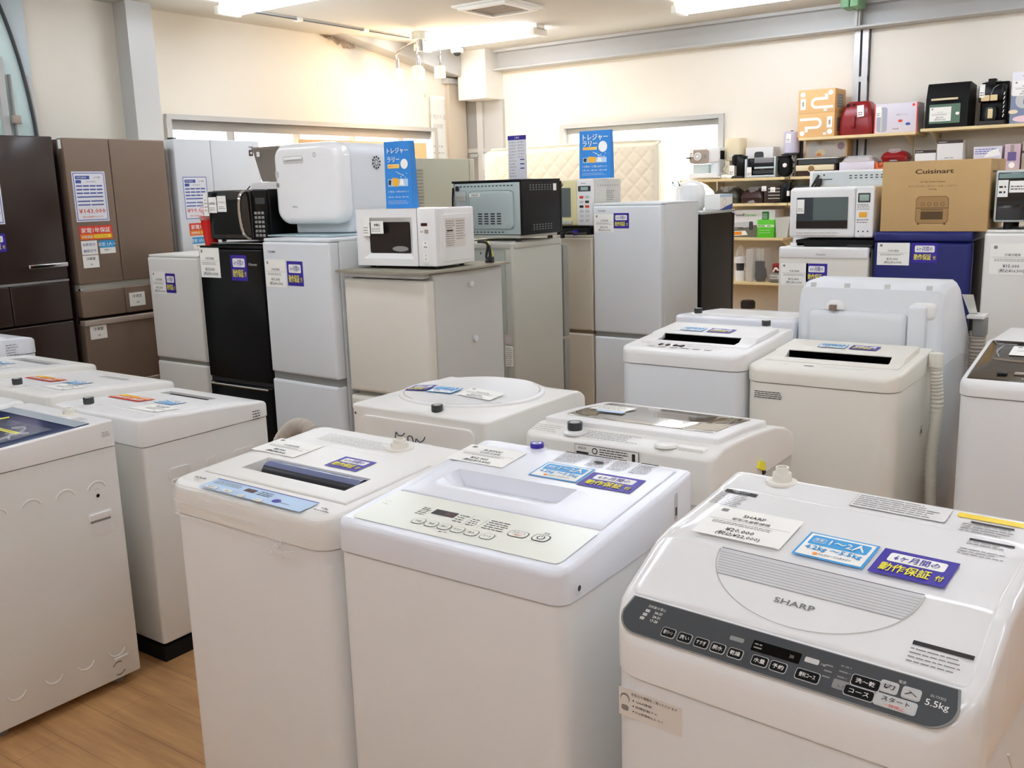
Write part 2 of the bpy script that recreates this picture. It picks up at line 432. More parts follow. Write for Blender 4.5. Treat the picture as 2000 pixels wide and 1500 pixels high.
# ---------------------------------------------------------------- shop stickers, each a part of the machine it is stuck on
def price_card(parent, M, w, h, brand, kind_line, price, tax, name='price_card'):
    g = G(); g.rect(M, 0, 0, w, h, 'paper', .0006); s = h
    g.rrect(M, w * .08, h * .83, w * .16, h * .93, h * .02, 'inkgrey', .0009)
    if brand: g.text(M, w * .5, h * .78, brand, s * .13, 'ink', .001, bold=.012)
    g.text(M, w * .5, h * .64, kind_line, s * .095, 'ink', .001)
    g.rect(M, w * .04, h * .555, w * .96, h * .562, 'inkgrey', .001)
    g.lines(M, w * .1, h * .42, w * .9, h * .52, 2, 'inkgrey', .001, seg=w * .05)
    g.text(M, w * .48, h * .27, price, s * .15, 'ink', .001, bold=.008)
    g.text(M, w * .5, h * .12, tax, s * .13, 'ink', .001, bold=.008)
    return g.build(name, parent)
def purple_card(parent, M, w, h):
    g = G(); g.rect(M, 0, 0, w, h, 'purple', .0006)
    g.rrect(M, w * .12, h * .53, w * .88, h * .87, h * .06, 'paper', .001)
    g.text(M, w * .5, h * .70, '6ヶ月間の', h * .26, 'purple', .0014, bold=.014, width=w * .60)
    g.text(M, w * .43, h * .29, '動作保証', h * .33, 'yellow', .0014, bold=.02, width=w * .66)
    g.text(M, w * .88, h * .26, '付', h * .22, 'yellow', .0014, bold=.018, width=w * .10)
    return g.build('warranty_card', parent)
def blue_card(parent, M, w, h, top='1～2人', low='4.2kg ～5.5kg'):
    g = G(); g.rect(M, 0, 0, w, h, 'cardblue', .0006); g.rect(M, w * .035, h * .05, w * .965, h * .95, 'paper', .001)
    g.rrect(M, w * .08, h * .5, w * .92, h * .88, h * .05, 'cardblue', .0014)
    g.rrect(M, w * .13, h * .6, w * .31, h * .78, h * .05, 'paper', .0017); g.rrect(M, w * .138, h * .615, w * .302, h * .765, h * .045, 'cardblue', .002)
    g.text(M, w * .22, h * .69, '目安', h * .12, 'paper', .0023, bold=.01, width=w * .12); g.text(M, w * .62, h * .69, top, h * .29, 'paper', .002, bold=.025, width=w * .5)
    g.text(M, w * .5, h * .35, low, h * .21, 'cardblue', .0018, bold=.02, width=w * .8)
    g.disc(M, w * .3, h * .16, h * .05, 'orange', .0018); g.text(M, w * .58, h * .16, 'トレジャーファクトリー', h * .09, 'ink', .0018, bold=.01, width=w * .45)
    return g.build('capacity_card', parent)
def orange_card(parent, M, w, h):
    g = G(); g.rect(M, 0, 0, w, h, 'red', .0006); g.rect(M, w * .02, h * .05, w * .98, h * .95, 'orange', .001)
    g.rect(M, w * .02, h * .42, w * .98, h * .95, 'red', .0014)
    g.text(M, w * .5, h * .68, '家電1年保証', h * .4, 'paper', .0018, bold=.02, width=w * .88)
    g.text(M, w * .22, h * .22, '対象商品', h * .2, 'paper', .0018, bold=.02, width=w * .32); g.rrect(M, w * .42, h * .12, w * .95, h * .33, h * .1, 'yellow', .0018)
    g.lines(M, w * .45, h * .15, w * .92, h * .3, 1, 'red', .0022, seg=w * .04)
    return g.build('guarantee_card', parent)


# ================================================================ THE ROOM
XW, YW, XE, YS, H = -6.2, 8.0, 4.6, -4.2, 2.93
g = G(); g.box(XW - .1, XE + .1, YS - .1, YW + .1, -.1, 0, 'floor'); structure(g, 'floor')
g = G(); g.box(XW - .1, XE + .1, YS - .1, YW + .1, H, H + .1, 'ceil'); structure(g, 'ceiling')
def wall_x(g, X0, X1, ya, yb, holes):       # wall in a plane of constant x with rectangular openings (y0,y1,z0,z1)
    y = ya
    for a, b, c, d in sorted(holes):
        g.box(X0, X1, y, a, 0, H, 'wall'); g.box(X0, X1, a, b, 0, c, 'wall'); g.box(X0, X1, a, b, d, H, 'wall'); y = b
    g.box(X0, X1, y, yb, 0, H, 'wall')
def wall_y(g, Y0, Y1, xa, xb, holes):
    x = xa
    for a, b, c, d in sorted(holes):
        g.box(x, a, Y0, Y1, 0, H, 'wall'); g.box(a, b, Y0, Y1, 0, c, 'wall'); g.box(a, b, Y0, Y1, d, H, 'wall'); x = b
    g.box(x, xb, Y0, Y1, 0, H, 'wall')
WL = (4.45, 7.45, .95, 2.18); WF = (-5.03, -3.44, 1.15, 2.155); DA = (1.4, 3.43, 0, 2.93)
g = G(); wall_x(g, XW - .12, XW, YS, YW, [WL]); structure(g, 'wall_left')
g = G(); wall_y(g, YW, YW + .12, XW, XE, [WF]); structure(g, 'wall_far')
g = G(); wall_x(g, XE, XE + .12, YS, YW, []); structure(g, 'wall_right')
g = G(); wall_y(g, YS - .12, YS, XW, XE, []); structure(g, 'wall_near')
# windows: grey aluminium frames with glass panes
def window_left():
    a, b, c, d = WL; g = G()
    X = XW
    g.box(X - .1, X + .035, a - .03, b + .03, d, d + .035, 'paint'); g.box(X - .1, X + .035, a - .035, a + .01, c, d, 'paint'); g.box(X - .1, X + .035, b - .01, b + .035, c, d, 'paint')
    g.box(X - .1, X + .035, a - .03, b + .03, c - .04, c, 'paint'); g.box(X - .09, X - .03, a, b, d - .07, d, 'paintdark')
    for y in (5.02, 5.70, 6.35, 7.0): g.box(X - .086, X - .025, y - .03, y + .03, c, d - .07, 'paint'); g.box(X - .088, X - .028, y + .03, y + .045, c, d - .07, 'paintdark')
    o = structure(g, 'window_1', (X, (a + b) / 2, c)); g = G(); g.box(X - .07, X - .065, a, b, c, d, 'glass'); structure(g, 'window_pane', (X, (a + b) / 2, c), parent=o)
def window_far():
    a, b, c, d = WF; g = G(); Y = YW
    g.box(a - .035, b + .035, Y - .03, Y + .1, d, d + .035, 'paint'); g.box(a - .035, a + .01, Y - .03, Y + .1, c, d, 'paint'); g.box(b - .01, b + .035, Y - .03, Y + .1, c, d, 'paint')
    g.box(a - .035, b + .035, Y - .04, Y + .1, c - .04, c, 'paint'); g.box(a, b, Y + .03, Y + .09, d - .05, d, 'paintdark')
    m = (a + b) / 2 + .03; g.box(m - .03, m + .03, Y + .025, Y + .08, c, d - .05, 'lightgrey'); g.box(a + .01, a + .06, Y + .04, Y + .08, c, d - .05, 'lightgrey'); g.box(b - .05, b - .01, Y + .04, Y + .08, c, d - .05, 'lightgrey')
    o = structure(g, 'window_2', (m, Y, c)); g = G(); g.box(a, b, Y + .055, Y + .06, c, d, 'glass'); structure(g, 'window_pane', (m, Y, c), parent=o)
window_left(); window_far()
# arched doorway with pale blue leaf on the left wall
def arch():
    X = XW; g = G(); g.box(X, X + .03, DA[0], DA[1] + .02, 0, H, 'doorframe'); o = structure(g, 'door_1', (X, 2.4, 0))
    arc = [(3.425 - (2.8 - math.sqrt(2.8 ** 2 - (k * .0816) ** 2)), 1.95 + k * .0816) for k in range(13)]
    P_ = Matrix(((0, 0, 1, X + .03), (1, 0, 0, 0), (0, 1, 0, 0), (0, 0, 0, 1)))
    g = G(); g.poly([(1.5, 0), (3.42, 0), (3.42, 1.9)] + arc + [(1.5, 2.925)], 0, .012, 'doorblue', P_); structure(g, 'door_leaf', (X, 2.4, 0), parent=o)
    g = G(); g.tube([(X + .05, 3.42, 0), (X + .05, 3.42, 1.0)] + [(X + .05, y, z_) for y, z_ in arc[::3]], .012, 'darkgrey', 8); g.tube([(X + .045, 3.445, 0), (X + .045, 3.445, 1.0), (X + .045, 3.443, 2.0), (X + .045, 3.41, 2.4)], .014, 'paint', 8); structure(g, 'door_frame', (X, 2.4, 0), parent=o)
    g = G(); g.box(X + .042, X + .08, 3.21, 3.25, 0, 2.5, 'paint'); g.box(X + .042, X + .07, 3.285, 3.295, 0, 2.4, 'paintdark'); structure(g, 'door_rail', (X, 2.4, 0), parent=o)
    g = G(); g.rbox(X + .08, X + .11, 3.255, 3.31, 2.10, 2.15, 'taupe', .01); structure(g, 'door_latch', (X, 2.4, 0), parent=o)
arch()
# steel columns and beams
g = G(); g.box(XW, XW + .16, 4.10, 4.26, 0, H, 'paint'); g.box(XW + .16, XW + .175, 4.08, 4.28, 0, H, 'paint'); structure(g, 'trim_1', (XW, 4.18, 0))
g = G(); g.box(XW, XW + .05, 7.67, 7.93, 0, 2.68, 'beigepost'); g.box(XW, XW + .08, 7.62, 7.96, 2.64, 2.69, 'paint'); structure(g, 'trim_2', (XW, 7.56, 0))
g = G()                                                    # steel beam under the ceiling of the far wall: I-section with lower flange
x0 = -5.73
g.box(x0, XE, YW - .16, YW, 2.905, 2.93, 'paint'); g.box(x0, XE, YW - .08, YW, 2.75, 2.93, 'paint'); g.box(x0, XE, YW - .17, YW, 2.738, 2.752, 'paint')
structure(g, 'trim_3', (0, YW, 2.74))
g = G(); g.box(-5.96, -5.72, 7.96, 8.0, 0, 2.48, 'paint'); g.box(-6.2, -5.98, 7.95, 8.0, 0, 2.6, 'paintdark'); g.box(-6.2, -5.72, 7.94, 7.97, 1.98, 2.02, 'paint'); g.box(-6.02, -5.95, 7.93, 8.0, 0, 2.5, 'lightgrey')
structure(g, 'door_2', (-5.95, YW, 0))
g = G(); g.cyl((-6.02, 7.93, 1.95), (-6.02, 7.89, 1.95), .012, .012, 'steel'); g.box(-6.08, -6.01, 7.88, 7.9, 1.935, 1.965, 'steel'); structure(g, 'door_handle', (-5.95, YW, 0), parent=bpy.data.objects['door_2'])
g = G(); g.box(-6.07, -5.73, 7.715, 8.0, 2.478, H, 'acoustic'); structure(g, 'trim_4', (-5.9, 7.86, 2.478))
# diagonal duct end in the corner, lower left of the boxed column
g = G(); g.add([(-6.2, 6.1, 2.93), (-6.2, 7.7, 2.93), (-6.2, 7.7, 2.70), (-6.02, 6.1, 2.93), (-6.02, 7.7, 2.93), (-6.02, 7.7, 2.70)], [(0, 2, 1), (3, 4, 5), (0, 3, 5, 2), (1, 2, 5, 4)], 'paint'); structure(g, 'trim_5', (-6.1, 6.9, 2.8))
# steel double-channel upright between the shelves
g = G()
for a in (-2.325, -2.262): g.box(a, a + .045, 7.955, 8.0, 0, 2.75, 'steelpost')
g.box(-2.33, -2.21, 7.985, 8.0, 0, 2.75, 'darkgrey')
for z in (2.35, 2.05): g.box(-2.325, -2.217, 7.958, 7.99, z, z + .04, 'steelpost')
structure(g, 'trim_6', (-2.27, YW, 0))
g = G(); g.box(-2.295, -2.25, 7.82, 7.84, 2.75, 2.93, 'paint'); g.box(-2.275, -2.265, 7.8, 8.0, 2.75, 2.93, 'paint')
structure(g, 'trim_7', (-2.27, 7.9, 2.75))
g = G()
for s_ in (-1, 1): g.rbox(-2.27 + s_ * .035 - .032, -2.27 + s_ * .035 + .032, 7.60, 7.80, 2.86, 2.93, 'greenclamp', .012)
solo(g, 'beam_clamp', 'pale green metal clamp on the grey steel beam at the top edge', 'clamp')
# thin wiring duct on the ceiling
g = G(); g.box(-5.75, -5.72, 4.9, 6.62, 2.915, 2.93, 'lightgrey'); g.box(-5.735, -5.715, 4.9, 6.62, 2.912, 2.916, 'darkgrey')
for y in (5.33, 6.05): g.box(-5.765, -5.705, y, y + .05, 2.905, 2.93, 'paper')
solo(g, 'ceiling_conduit', 'thin white wiring duct running along the ceiling to the spotlight', 'conduit')

# ---------------------------------------------------------------- ceiling lights
def fixture(x, y, label):
    t = thing('ceiling_light', label, 'ceiling light', x, y - .12, H - .09, 1.3, .24, group='fluorescent ceiling lights' if 'outside' in label else None)
    g = G(); g.rbox(.0, 1.3, .06, .18, .05, .09, 'paper', .004, .002); g.build('housing', t)
    for yy in (.045, .195):
        g = G(); g.cyl((.04, yy, .03), (1.26, yy, .03), .0165, .0165, 'tube', 14); g.build('fluorescent_tube', t)
    for xx in (0, 1.255):
        g = G(); g.rbox(xx, xx + .045, .02, .22, .005, .06, 'paper', .006, .004); g.build('lamp_holder', t)
    return t
fixture(-5.66, 4.62, 'long fluorescent ceiling light at the top left above the brown refrigerators')
fixture(-5.88, 6.95, 'fluorescent ceiling light beside the ceiling spotlights near the far corner')
fixture(-3.33, 6.90, 'fluorescent ceiling light at the top right over the shelf wall')
for i, (x, y) in enumerate([(-.9, 6.9), (1.6, 6.9), (-3.3, 4.6), (-.8, 4.6), (1.6, 4.6), (-5.75, 2.3), (-3.3, 2.3), (-.8, 2.3), (1.6, 2.3), (-5.75, 0), (-3.3, 0), (-.8, 0), (1.6, 0), (-3.3, -2.3), (-.8, -2.3), (1.6, -2.3)]):
    fixture(x, y, 'fluorescent ceiling light of the same rows outside the picture')
# air vent
t = thing('air_vent', 'square white ceiling air vent with dark louvres at the top', 'air vent', -4.60, 5.80, H - .035, .49, .49, 0)
g = G()
for k, (e, z0, z1) in enumerate(((0, .02, .035), (.03, .0, .03))):
    for b in ((e, .49 - e, e, e + .04), (e, .49 - e, .45 - e, .49 - e), (e, e + .04, e + .04, .45 - e), (.45 - e, .49 - e, e + .04, .45 - e)): g.box(*b, z0, z1, 'paper')
g.build('frame', t); g = G()
for k in range(8): g.box(.07, .42, .075 + k * .043, .10 + k * .043, .012, .022, 'taupe')
g.box(.07, .42, .07, .42, .03, .034, 'ink'); g.build('louvre', t)
# spotlight cluster
t = thing('ceiling_spotlight', 'chrome ceiling spotlight with four warm glowing glass shades', 'ceiling light', -5.66, 6.42, 2.45, .3, .3)
g = G(); g.cyl((.13, .12, .42), (.13, .12, .48), .075, .075, 'steel', 24); g.cyl((.13, .12, .33), (.13, .12, .42), .02, .03, 'chrome'); g.build('canopy', t)
for k, (x, y, z) in enumerate(((-.09, .06, .2), (.06, .17, .2), (.2, -.02, .19), (.27, .19, .2))):
    g = G(); g.tube([(.13, .12, .42), ((.13 + x) / 2, (.12 + y) / 2, .39), (x, y, .33), (x, y, .24)], .007, 'chrome', 8); g.cyl((x, y, z), (x, y, z + .08), .017, .014, 'chrome'); a = g.build('arm', t)
    g = G(); g.lathe([(.0, .0), (.034, 0), (.046, -.01), (.047, -.095), (.043, -.095), (.04, -.012), (0, -.008)], (x, y, z), 'shade' if k != 1 else 'lightgrey', 24); g.build('lamp_shade', t, label='unlit grey shade' if k == 1 else None)
    if k != 1: g = G(); g.lathe([(0, 0), (.018, -.02), (.022, -.045), (.012, -.065), (0, -.07)], (x, y, z - .01), 'bulb', 14); g.build('bulb', t)
g = G(); g.cyl((.16, .1, .34), (.165, .1, -.02), .0018, .0018, 'grey', 6); g.cyl((.165, .1, -.02), (.165, .1, -.05), .004, .006, 'olive', 8); g.build('pull_cord', t)
L = bpy.data.lights.new('spot_glow', 'POINT'); L.energy = 9; L.color = (1, .72, .42); L.shadow_soft_size = .05
o = bpy.data.objects.new('spotlight_bulb_glow', L); COL.objects.link(o); o.location = (-5.52, 6.5, 2.5)
# torn wallpaper by the ceiling
g = G(); pts = []
prof = [(0, 0), (.05, -.03), (.1, -.012), (.16, -.075), (.2, -.05), (.24, -.095), (.28, -.06), (.34, -.085), (.5, -.06), (.7, -.085), (.8, -.02), (.82, 0)]
vs = []; fs = []
for i, (a, b) in enumerate(prof):
    vs += [(XW + .02, 6.0 + a, H - .002), (XW + .03 + .05 * math.sin(a * 9), 6.0 + a, H + b), (XW + .012 + .05 * math.sin(a * 9), 6.0 + a, H + b)]
for i in range(len(prof) - 1):
    k = i * 3; fs += [(k, k + 1, k + 4, k + 3), (k, k + 3, k + 5, k + 2), (k + 1, k + 2, k + 5, k + 4)]
g.add(vs, fs, 'taupe'); solo(g, 'torn_wallpaper', 'torn grey wallpaper flap hanging under the ceiling by the spotlight', 'torn wallpaper')
t = thing('security_camera', 'white dome security camera on the ceiling beside the boxed column', 'camera', -5.95, 7.42, H - .075, .13, .13)
g = G(); g.lathe([(.0, .07), (.062, .07), (.064, .045), (.055, .03), (.0, .03)], (.065, .065, 0), 'paper', 24); g.build('base', t)
g = G(); g.lathe([(0, 0), (.016, .002), (.03, .012), (.038, .028), (.04, .04)], (.065, .065, 0), 'smoke', 20); g.build('dome', t)
# paper poster strip on the left wall by the corner
g = G(); M_ = SD(7.40, 1.45, XW + .03); g.add([(0, 0, 0), (.21, 0, 0), (.21, 1.06, 0), (0, 1.06, 0), (0, 0, -.006), (.21, 0, -.006), (.21, 1.06, -.006), (0, 1.06, -.006)], [(0, 1, 2, 3), (4, 7, 6, 5), (0, 4, 5, 1), (2, 6, 7, 3), (0, 3, 7, 4), (1, 5, 6, 2)], 'posterwhite', M_)
g.rect(M_, -.004, 1.04, .214, 1.065, 'paper', .003)
g.text(M_, .1, .87, 'お預かり品', .05, 'inklight', .002); g.text(M_, .1, .78, '返却票', .05, 'inklight', .002); g.lines(M_, .02, .25, .19, .62, 6, 'inklight', .002, seg=.03, fill=.25)
solo(g, 'wall_poster', 'tall narrow pale poster on the wall beside the corner post', 'poster')


# ================================================================ WASHING MACHINES
def lerp_prof(P):
    def f(x, y=None):
        y = x if y is None else y
        for (a, za), (b, zb) in zip(P, P[1:]):
            if y <= b: return za + (zb - za) * (y - a) / (b - a)
        return P[-1][1]
    return f
def cabinet(t, w, d, z0, z1, m='body', r=.03, rb=.012, feet=True, base=None, sidem=None):
    g = G(); g.rbox(.002, w - .002, .002, d - .002, z0, z1 - .002, m, r, .001, .004, rb=rb); b = g.build('cabinet', t)
    if feet:
        for x in (.06, w - .06):
            for y in (.06, d - .06):
                g = G(); g.cyl((x, y, 0), (x, y, z0 + .005), .022, .022, 'grey', 14); g.build('foot', t)
    return b
def dents(g, side, x, pts, m='bodyside', r=.032):
    for a, z, up in pts:       # pressed half-moon dents on a side panel
        M_ = SD(a, z, x)
        vs = []; n = 12
        for j in range(n + 1):
            q = math.radians(20 + 140 * j / n if up else 200 + 140 * j / n)
            for rr, h in ((r - .004, 0), (r, .0022), (r + .005, 0)): vs.append((rr * math.cos(q), rr * math.sin(q), h))
        fs = []
        for j in range(n):
            for k in (0, 1): fs.append((3 * j + k, 3 * j + k + 1, 3 * j + k + 4, 3 * j + k + 3))
        g.add(vs, fs, m, M_)
def inlet(t, x, y, z, m='ivory', col=None, h=.035, r=.015):
    g = G(); g.lathe([(0, -.004), (r * 2.0, -.004), (r * 2.0, .001), (r * 1.25, .003), (r * 1.2, h * .6), (r * .85, h * .6), (r * .85, h), (r * .62, h), (r * .62, .004), (0, .004)], (x, y, z), m, 22)
    if col: g.lathe([(0, h * .25), (r * 1.28, h * .25), (r * 1.34, h * .4), (r * 1.34, h * 1.0), (r * .9, h * 1.02), (r * .9, h * .7), (0, h * .7)], (x, y, z), col, 18)
    g.build('water_inlet', t)

# ---- 1: wrapped washing machine, front left
w, d = .538, .50
AQ = thing('washing_machine', 'white front-row washing machine wrapped in clear film, with a pale blue control panel', 'washing machine', -1.918, 1.277, 0, w, d, -1)
cabinet(AQ, w, d, .03, .894, 'body', .05)
zA = lerp_prof([(0, .958), (.025, .9665), (.07, .969), (.46, .990), (.5, .988)])
g = G(); g.hf(-.002, w + .002, -.003, d, zA, 'cream', r=.055, rb=.03, re=.012, zb=.896, hole=(.03, .51, .085, .36)); g.build('top_cover', AQ)
g = G(); g.hf(.0315, .5085, .0865, .3585, lambda x, y: zA(y) + .0035, 'cream', re=.004, hole=(.10, .45, .139, .222), zb=None); 
g.box(.18, .44, .302, .306, .976, .9845, 'ivory'); g.build('lid', AQ)
g = G()                                                    # blue grip roller; ink sheet below paints the shade inside the lid opening
vs = []; n = 10
for j in range(n + 1):
    a = math.radians(-8 + 150 * j / n)
    for x in (.13, .447): vs.append((x, .200 - .030 * math.cos(a), .947 + .036 * math.sin(a)))
g.add(vs, [(2 * j, 2 * j + 1, 2 * j + 3, 2 * j + 2) for j in range(n)], ['gripdark' if j < 4 else 'windowblue' for j in range(n)])
g.add([(.13, .199 - .024 * math.cos(math.radians(q)), .949 + .033 * math.sin(math.radians(q))) for q in range(-8, 150, 14)], [tuple(range(12))], 'windowblue')
g.rrect(TP(.142, 0, .9465, .0), 0, .142, .304, .178, .004, 'ink', .0)
for k in range(5): g.box(.15 + k * .062, .185 + k * .062, .1735, .1765, .955, .962, 'panelgrey')
g.build('lid_handle', AQ)
Mp = TP(.0, .0, zA(.025) + .0012, math.atan2(.0025, .045))
g = G(); y0 = .003; g.rrect(TP(0, 0, .9665, .055), .115, .006, .455, .062, .004, 'skyblue', .0016); M_ = TP(0, 0, .9665, .055)
g.rect(M_, .115, .060, .455, .063, 'purple', .002)
g.rrect(M_, .238, .034, .272, .05, .002, 'led', .0022)
g.lines(M_, .128, .036, .225, .056, 3, 'grey', .0022, seg=.012); g.lines(M_, .285, .03, .335, .052, 3, 'ink', .0022, seg=.01)
g.disc(M_, .36, .026, .012, 'purple', .0022, ry=.009); g.lines(M_, .375, .02, .41, .026, 1, 'grey', .0022)
for a, b, c in ((.150, .016, .045), (.206, .016, .035), (.262, .010, .022), (.318, .010, .030)):
    g.rrect(M_, a - c / 2, b - .007, a + c / 2, b + .007, .006, 'grey', .0022); g.rrect(M_, a - c / 2 + .0008, b - .0062, a + c / 2 - .0008, b + .0062, .0055, 'cream', .0026)
g.text(M_, .262, .010, 'コース', .006, 'ink', .003); g.text(M_, .318, .010, 'スタート', .006, 'ink', .003)
g.text(M_, .15, .016, '水位 洗い', .006, 'ink', .003); g.text(M_, .206, .016, '脱水', .006, 'ink', .003)
g.build('control_panel', AQ)
g = G(); g.text(M_, .07, .045, 'AQUA', .011, 'ink', .0018, bold=.01, sx=1.3); g.text(M_, .07, .033, 'AQW', .005, 'inkgrey', .0018)
g.text(M_, .49, .044, '6.0kg', .009, 'ink', .0018, bold=.01); g.lines(M_, .47, .028, .515, .036, 1, 'ink', .0018, seg=.01); g.build('badge_print', AQ)
g = G(); M_ = TP(0, 0, .9665, .055)
g.lines(TP(.09, .385, .9875, .05), 0, 0, .26, .055, 6, 'inklight', .0012, seg=.02, fill=.3); g.build('printed_notice', AQ)
inlet(AQ, .345, .43, .99, 'ivory', h=.022, r=.018)
purple_card(AQ, TP(.277, .24, zA(.24) + .0042, .05), .105, .072)
price_card(AQ, TP(.005, .245, zA(.245) + .0048, .05), .16, .1, '', '全自動洗濯機', '¥8,000', '(税込¥8,800)')
g = G(); g.tube([(.02, .53, .62), (-.04, .55, .84), (-.10, .555, .925), (-.16, .555, .955), (-.22, .555, .93), (-.27, .555, .87), (-.29, .55, .76), (-.29, .55, .5)], .024, 'hose', 12, ribs=14); g.build('drain_hose', AQ)
g = G()                                                    # stretch film band with folds
vs = []; N = 60; ring = []
def rr_pts(x0, x1, y0, y1, r, N=8):
    o = []
    for ci, (cx, cy, sx, sy) in enumerate(((x1, y0, 1, -1), (x1, y1, 1, 1), (x0, y1, -1, 1), (x0, y0, -1, -1))):
        for j in range(N + 1):
            a = math.radians(-90 + 90 * ci + 90 * j / N); o.append((cx - sx * r + r * math.cos(a), cy - sy * r + r * math.sin(a)))
        if ci % 2 == 1 or True: pass
    return o
base = rr_pts(-.006, w + .006, -.008, d + .006, .055); full = []
for i in range(len(base)):
    a, b = base[i], base[(i + 1) % len(base)]; k = max(1, int(math.dist(a, b) / .02))
    full += [(a[0] + (b[0] - a[0]) * q / k, a[1] + (b[1] - a[1]) * q / k) for q in range(k)]
n = len(full); rows = 14
for k in range(rows + 1):
    for i, (x, y) in enumerate(full):
        zz = .963 - k / rows * (.075 + .02 * math.sin(i * .11 + 1) + (.045 if 20 < i < 50 and y < .05 else 0))
        wv = .0016 * math.sin(k * 2.2 + math.sin(i * .3)) + .0012 * math.sin(i * .9 + k * 3)
        cx, cy = w / 2, d / 2; L_ = math.hypot(x - cx, y - cy); vs.append((x + (x - cx) / L_ * wv, y + (y - cy) / L_ * wv, zz))
g.add(vs, [(k * n + i, (k + 1) * n + i, (k + 1) * n + (i + 1) % n, k * n + (i + 1) % n) for k in range(rows) for i in range(n)], 'film')
for k in (0, 5, 9):
    g.tube([(x * 1.0, y - .001 if y < 0 else y, .958 - k * .008 - .01 * math.sin(i)) for i, (x, y) in enumerate(full[::9])] , .0007, 'filmedge', 5)
for k in range(9): g.tube([(.405, -.012, .885), (.405 + .022 * math.cos(k * .7), -.024, .885 + .016 * math.sin(k * .9)), (.405 + .04 * math.cos(k * 1.4), -.010, .885 + .026 * math.sin(k * 1.4))], .0008, 'filmedge', 5)
g.build('stretch_film', AQ)

# ---- 2: plain machine with empty recess, centre front
w, d = .538, .52
EL = thing('washing_machine', 'white washing machine with a sunken rectangular lid recess and cream button panel, centre front', 'washing machine', -1.355, 1.268, 0, w, d, .3)
cabinet(EL, w, d, .03, .911, 'body', .028)
zE = lerp_prof([(0, .970), (.018, .9765), (.03, .9765), (.5, 1.0195), (.52, 1.019)])
g = G(); g.hf(-.002, w + .002, -.002, d, zE, 'bluewhite', r=.03, rb=.02, re=.009, zb=.913, hole=(.026, .512, .174, .492)); 
M_ = SD(.047, .932, w + .002); g.ring(M_, 0, 0, .006, .010, 'bluewhite', .0015, n=20); g.disc(M_, 0, 0, .0055, 'darkgrey', .0008)
M_ = SD(.43, .965, w + .002); g.rrect(M_, -.008, -.03, .008, .03, .008, 'lightgrey', .0005); g.rect(M_, -.004, -.018, .004, .0, 'darkgrey', .0009)
g.build('top_cover', EL)
def zel(x, y):
    b = zE(y) + .002
    if .066 <= x <= .372 and .236 <= y <= .322:
        t = (y - .236) / .086; dx = min((x - .066) / .02, (.372 - x) / .02, 1); return b - .034 * min(1, t * 1.15) * dx * min(1, (.322 - y) / .004)
    return b
g = G(); g.hf(.0275, .5105, .1755, .4905, zel, 'bluewhite', re=.003, lx=(.066, .086, .352, .372, .0662, .3718), ly=(.236, .322, .318, .311, .25, .27, .29), nx=14, ny=14); g.build('lid', EL)
g = G(); sl = math.atan2(.043, .47); M_ = TP(0, .03, .9772, sl)
g.rrect(M_, .024, -.007, .514, .140, .012, 'panelcream', .0012)
g.rrect(M_, .166, .072, .222, .094, .002, 'ink', .0018); g.rect(M_, .196, .074, .22, .092, 'led', .002)
for x, s_ in zip((.169, .201, .233, .265, .298, .334), ('水位', '予約', '洗い', 'すすぎ', '脱水', 'コース')):
    g.rrect(M_, x - .0145, .020, x + .0145, .045, .0095, 'ink', .0018); g.rrect(M_, x - .0133, .0212, x + .0133, .0438, .0085, 'panelcream', .0022)
    g.text(M_, x, .0325, s_, .0085, 'ink', .0027, width=.018 if len(s_) > 2 else .015)
g.rrect(M_, .361, .052, .403, .078, .010, 'ink', .0018); g.rrect(M_, .3625, .0535, .4015, .0765, .009, 'panelcream', .0022)
g.text(M_, .382, .069, 'スタート', .0075, 'ink', .0027, width=.028); g.text(M_, .382, .060, '一時停止', .0065, 'red', .0027, width=.024)
g.rrect(M_, .412, .055, .447, .083, .010, 'ink', .0018); g.rrect(M_, .414, .057, .445, .081, .009, 'panelcream', .0022)
g.ring(M_, .4295, .069, .006, .008, 'ink', .0027, a0=110, a1=430); g.rect(M_, .429, .070, .4302, .079, 'ink', .003); g.text(M_, .430, .089, '電源', .006, 'ink', .002)
g.lines(M_, .135, .058, .160, .094, 5, 'ink', .0018, seg=.008, fill=.3); g.lines(M_, .228, .058, .252, .094, 4, 'ink', .0018, seg=.008, fill=.3); g.lines(M_, .262, .056, .285, .088, 4, 'ink', .0018, seg=.008, fill=.3)
g.lines(M_, .300, .056, .352, .098, 5, 'ink', .0018, seg=.012, fill=.3); g.rect(M_, .257, .055, .2576, .098, 'inkgrey', .0018); g.rect(M_, .292, .055, .2926, .098, 'inkgrey', .0018)
g.text(M_, .250, .013, '標準', .004, 'ink', .0018); g.rrect(M_, .235, .010, .242, .014, .001, 'inkgrey', .0018)
g.text(M_, .045, .085, 'EL-50W', .0055, 'inklight', .0018); g.text(M_, .045, .072, '5.0kg', .009, 'inklight', .0018)
g.build('control_panel', EL)
inlet(EL, .153, .505, 1.018, 'bluewhite', h=.014, r=.012, col='purple')
g = G(); M_ = TP(.235, .442, zE(.442) + .0025, sl); g.rect(M_, 0, .056, .13, .061, 'ink', .0012); g.rect(M_, .135, .056, .155, .061, 'ink', .0012); g.rect(M_, .19, .056, .232, .061, 'ink', .0012)
g.lines(M_, 0, 0, .075, .053, 7, 'inkgrey', .0012, seg=.012); g.lines(M_, .08, 0, .125, .053, 7, 'inkgrey', .0012, seg=.012); g.lines(M_, .135, 0, .18, .053, 7, 'inkgrey', .0012, seg=.01); g.lines(M_, .188, 0, .23, .053, 7, 'inkgrey', .0012, seg=.01)
g.disc(M_, .102, .028, .012, 'ink', .0013, ry=.007); g.build('printed_notice', EL)
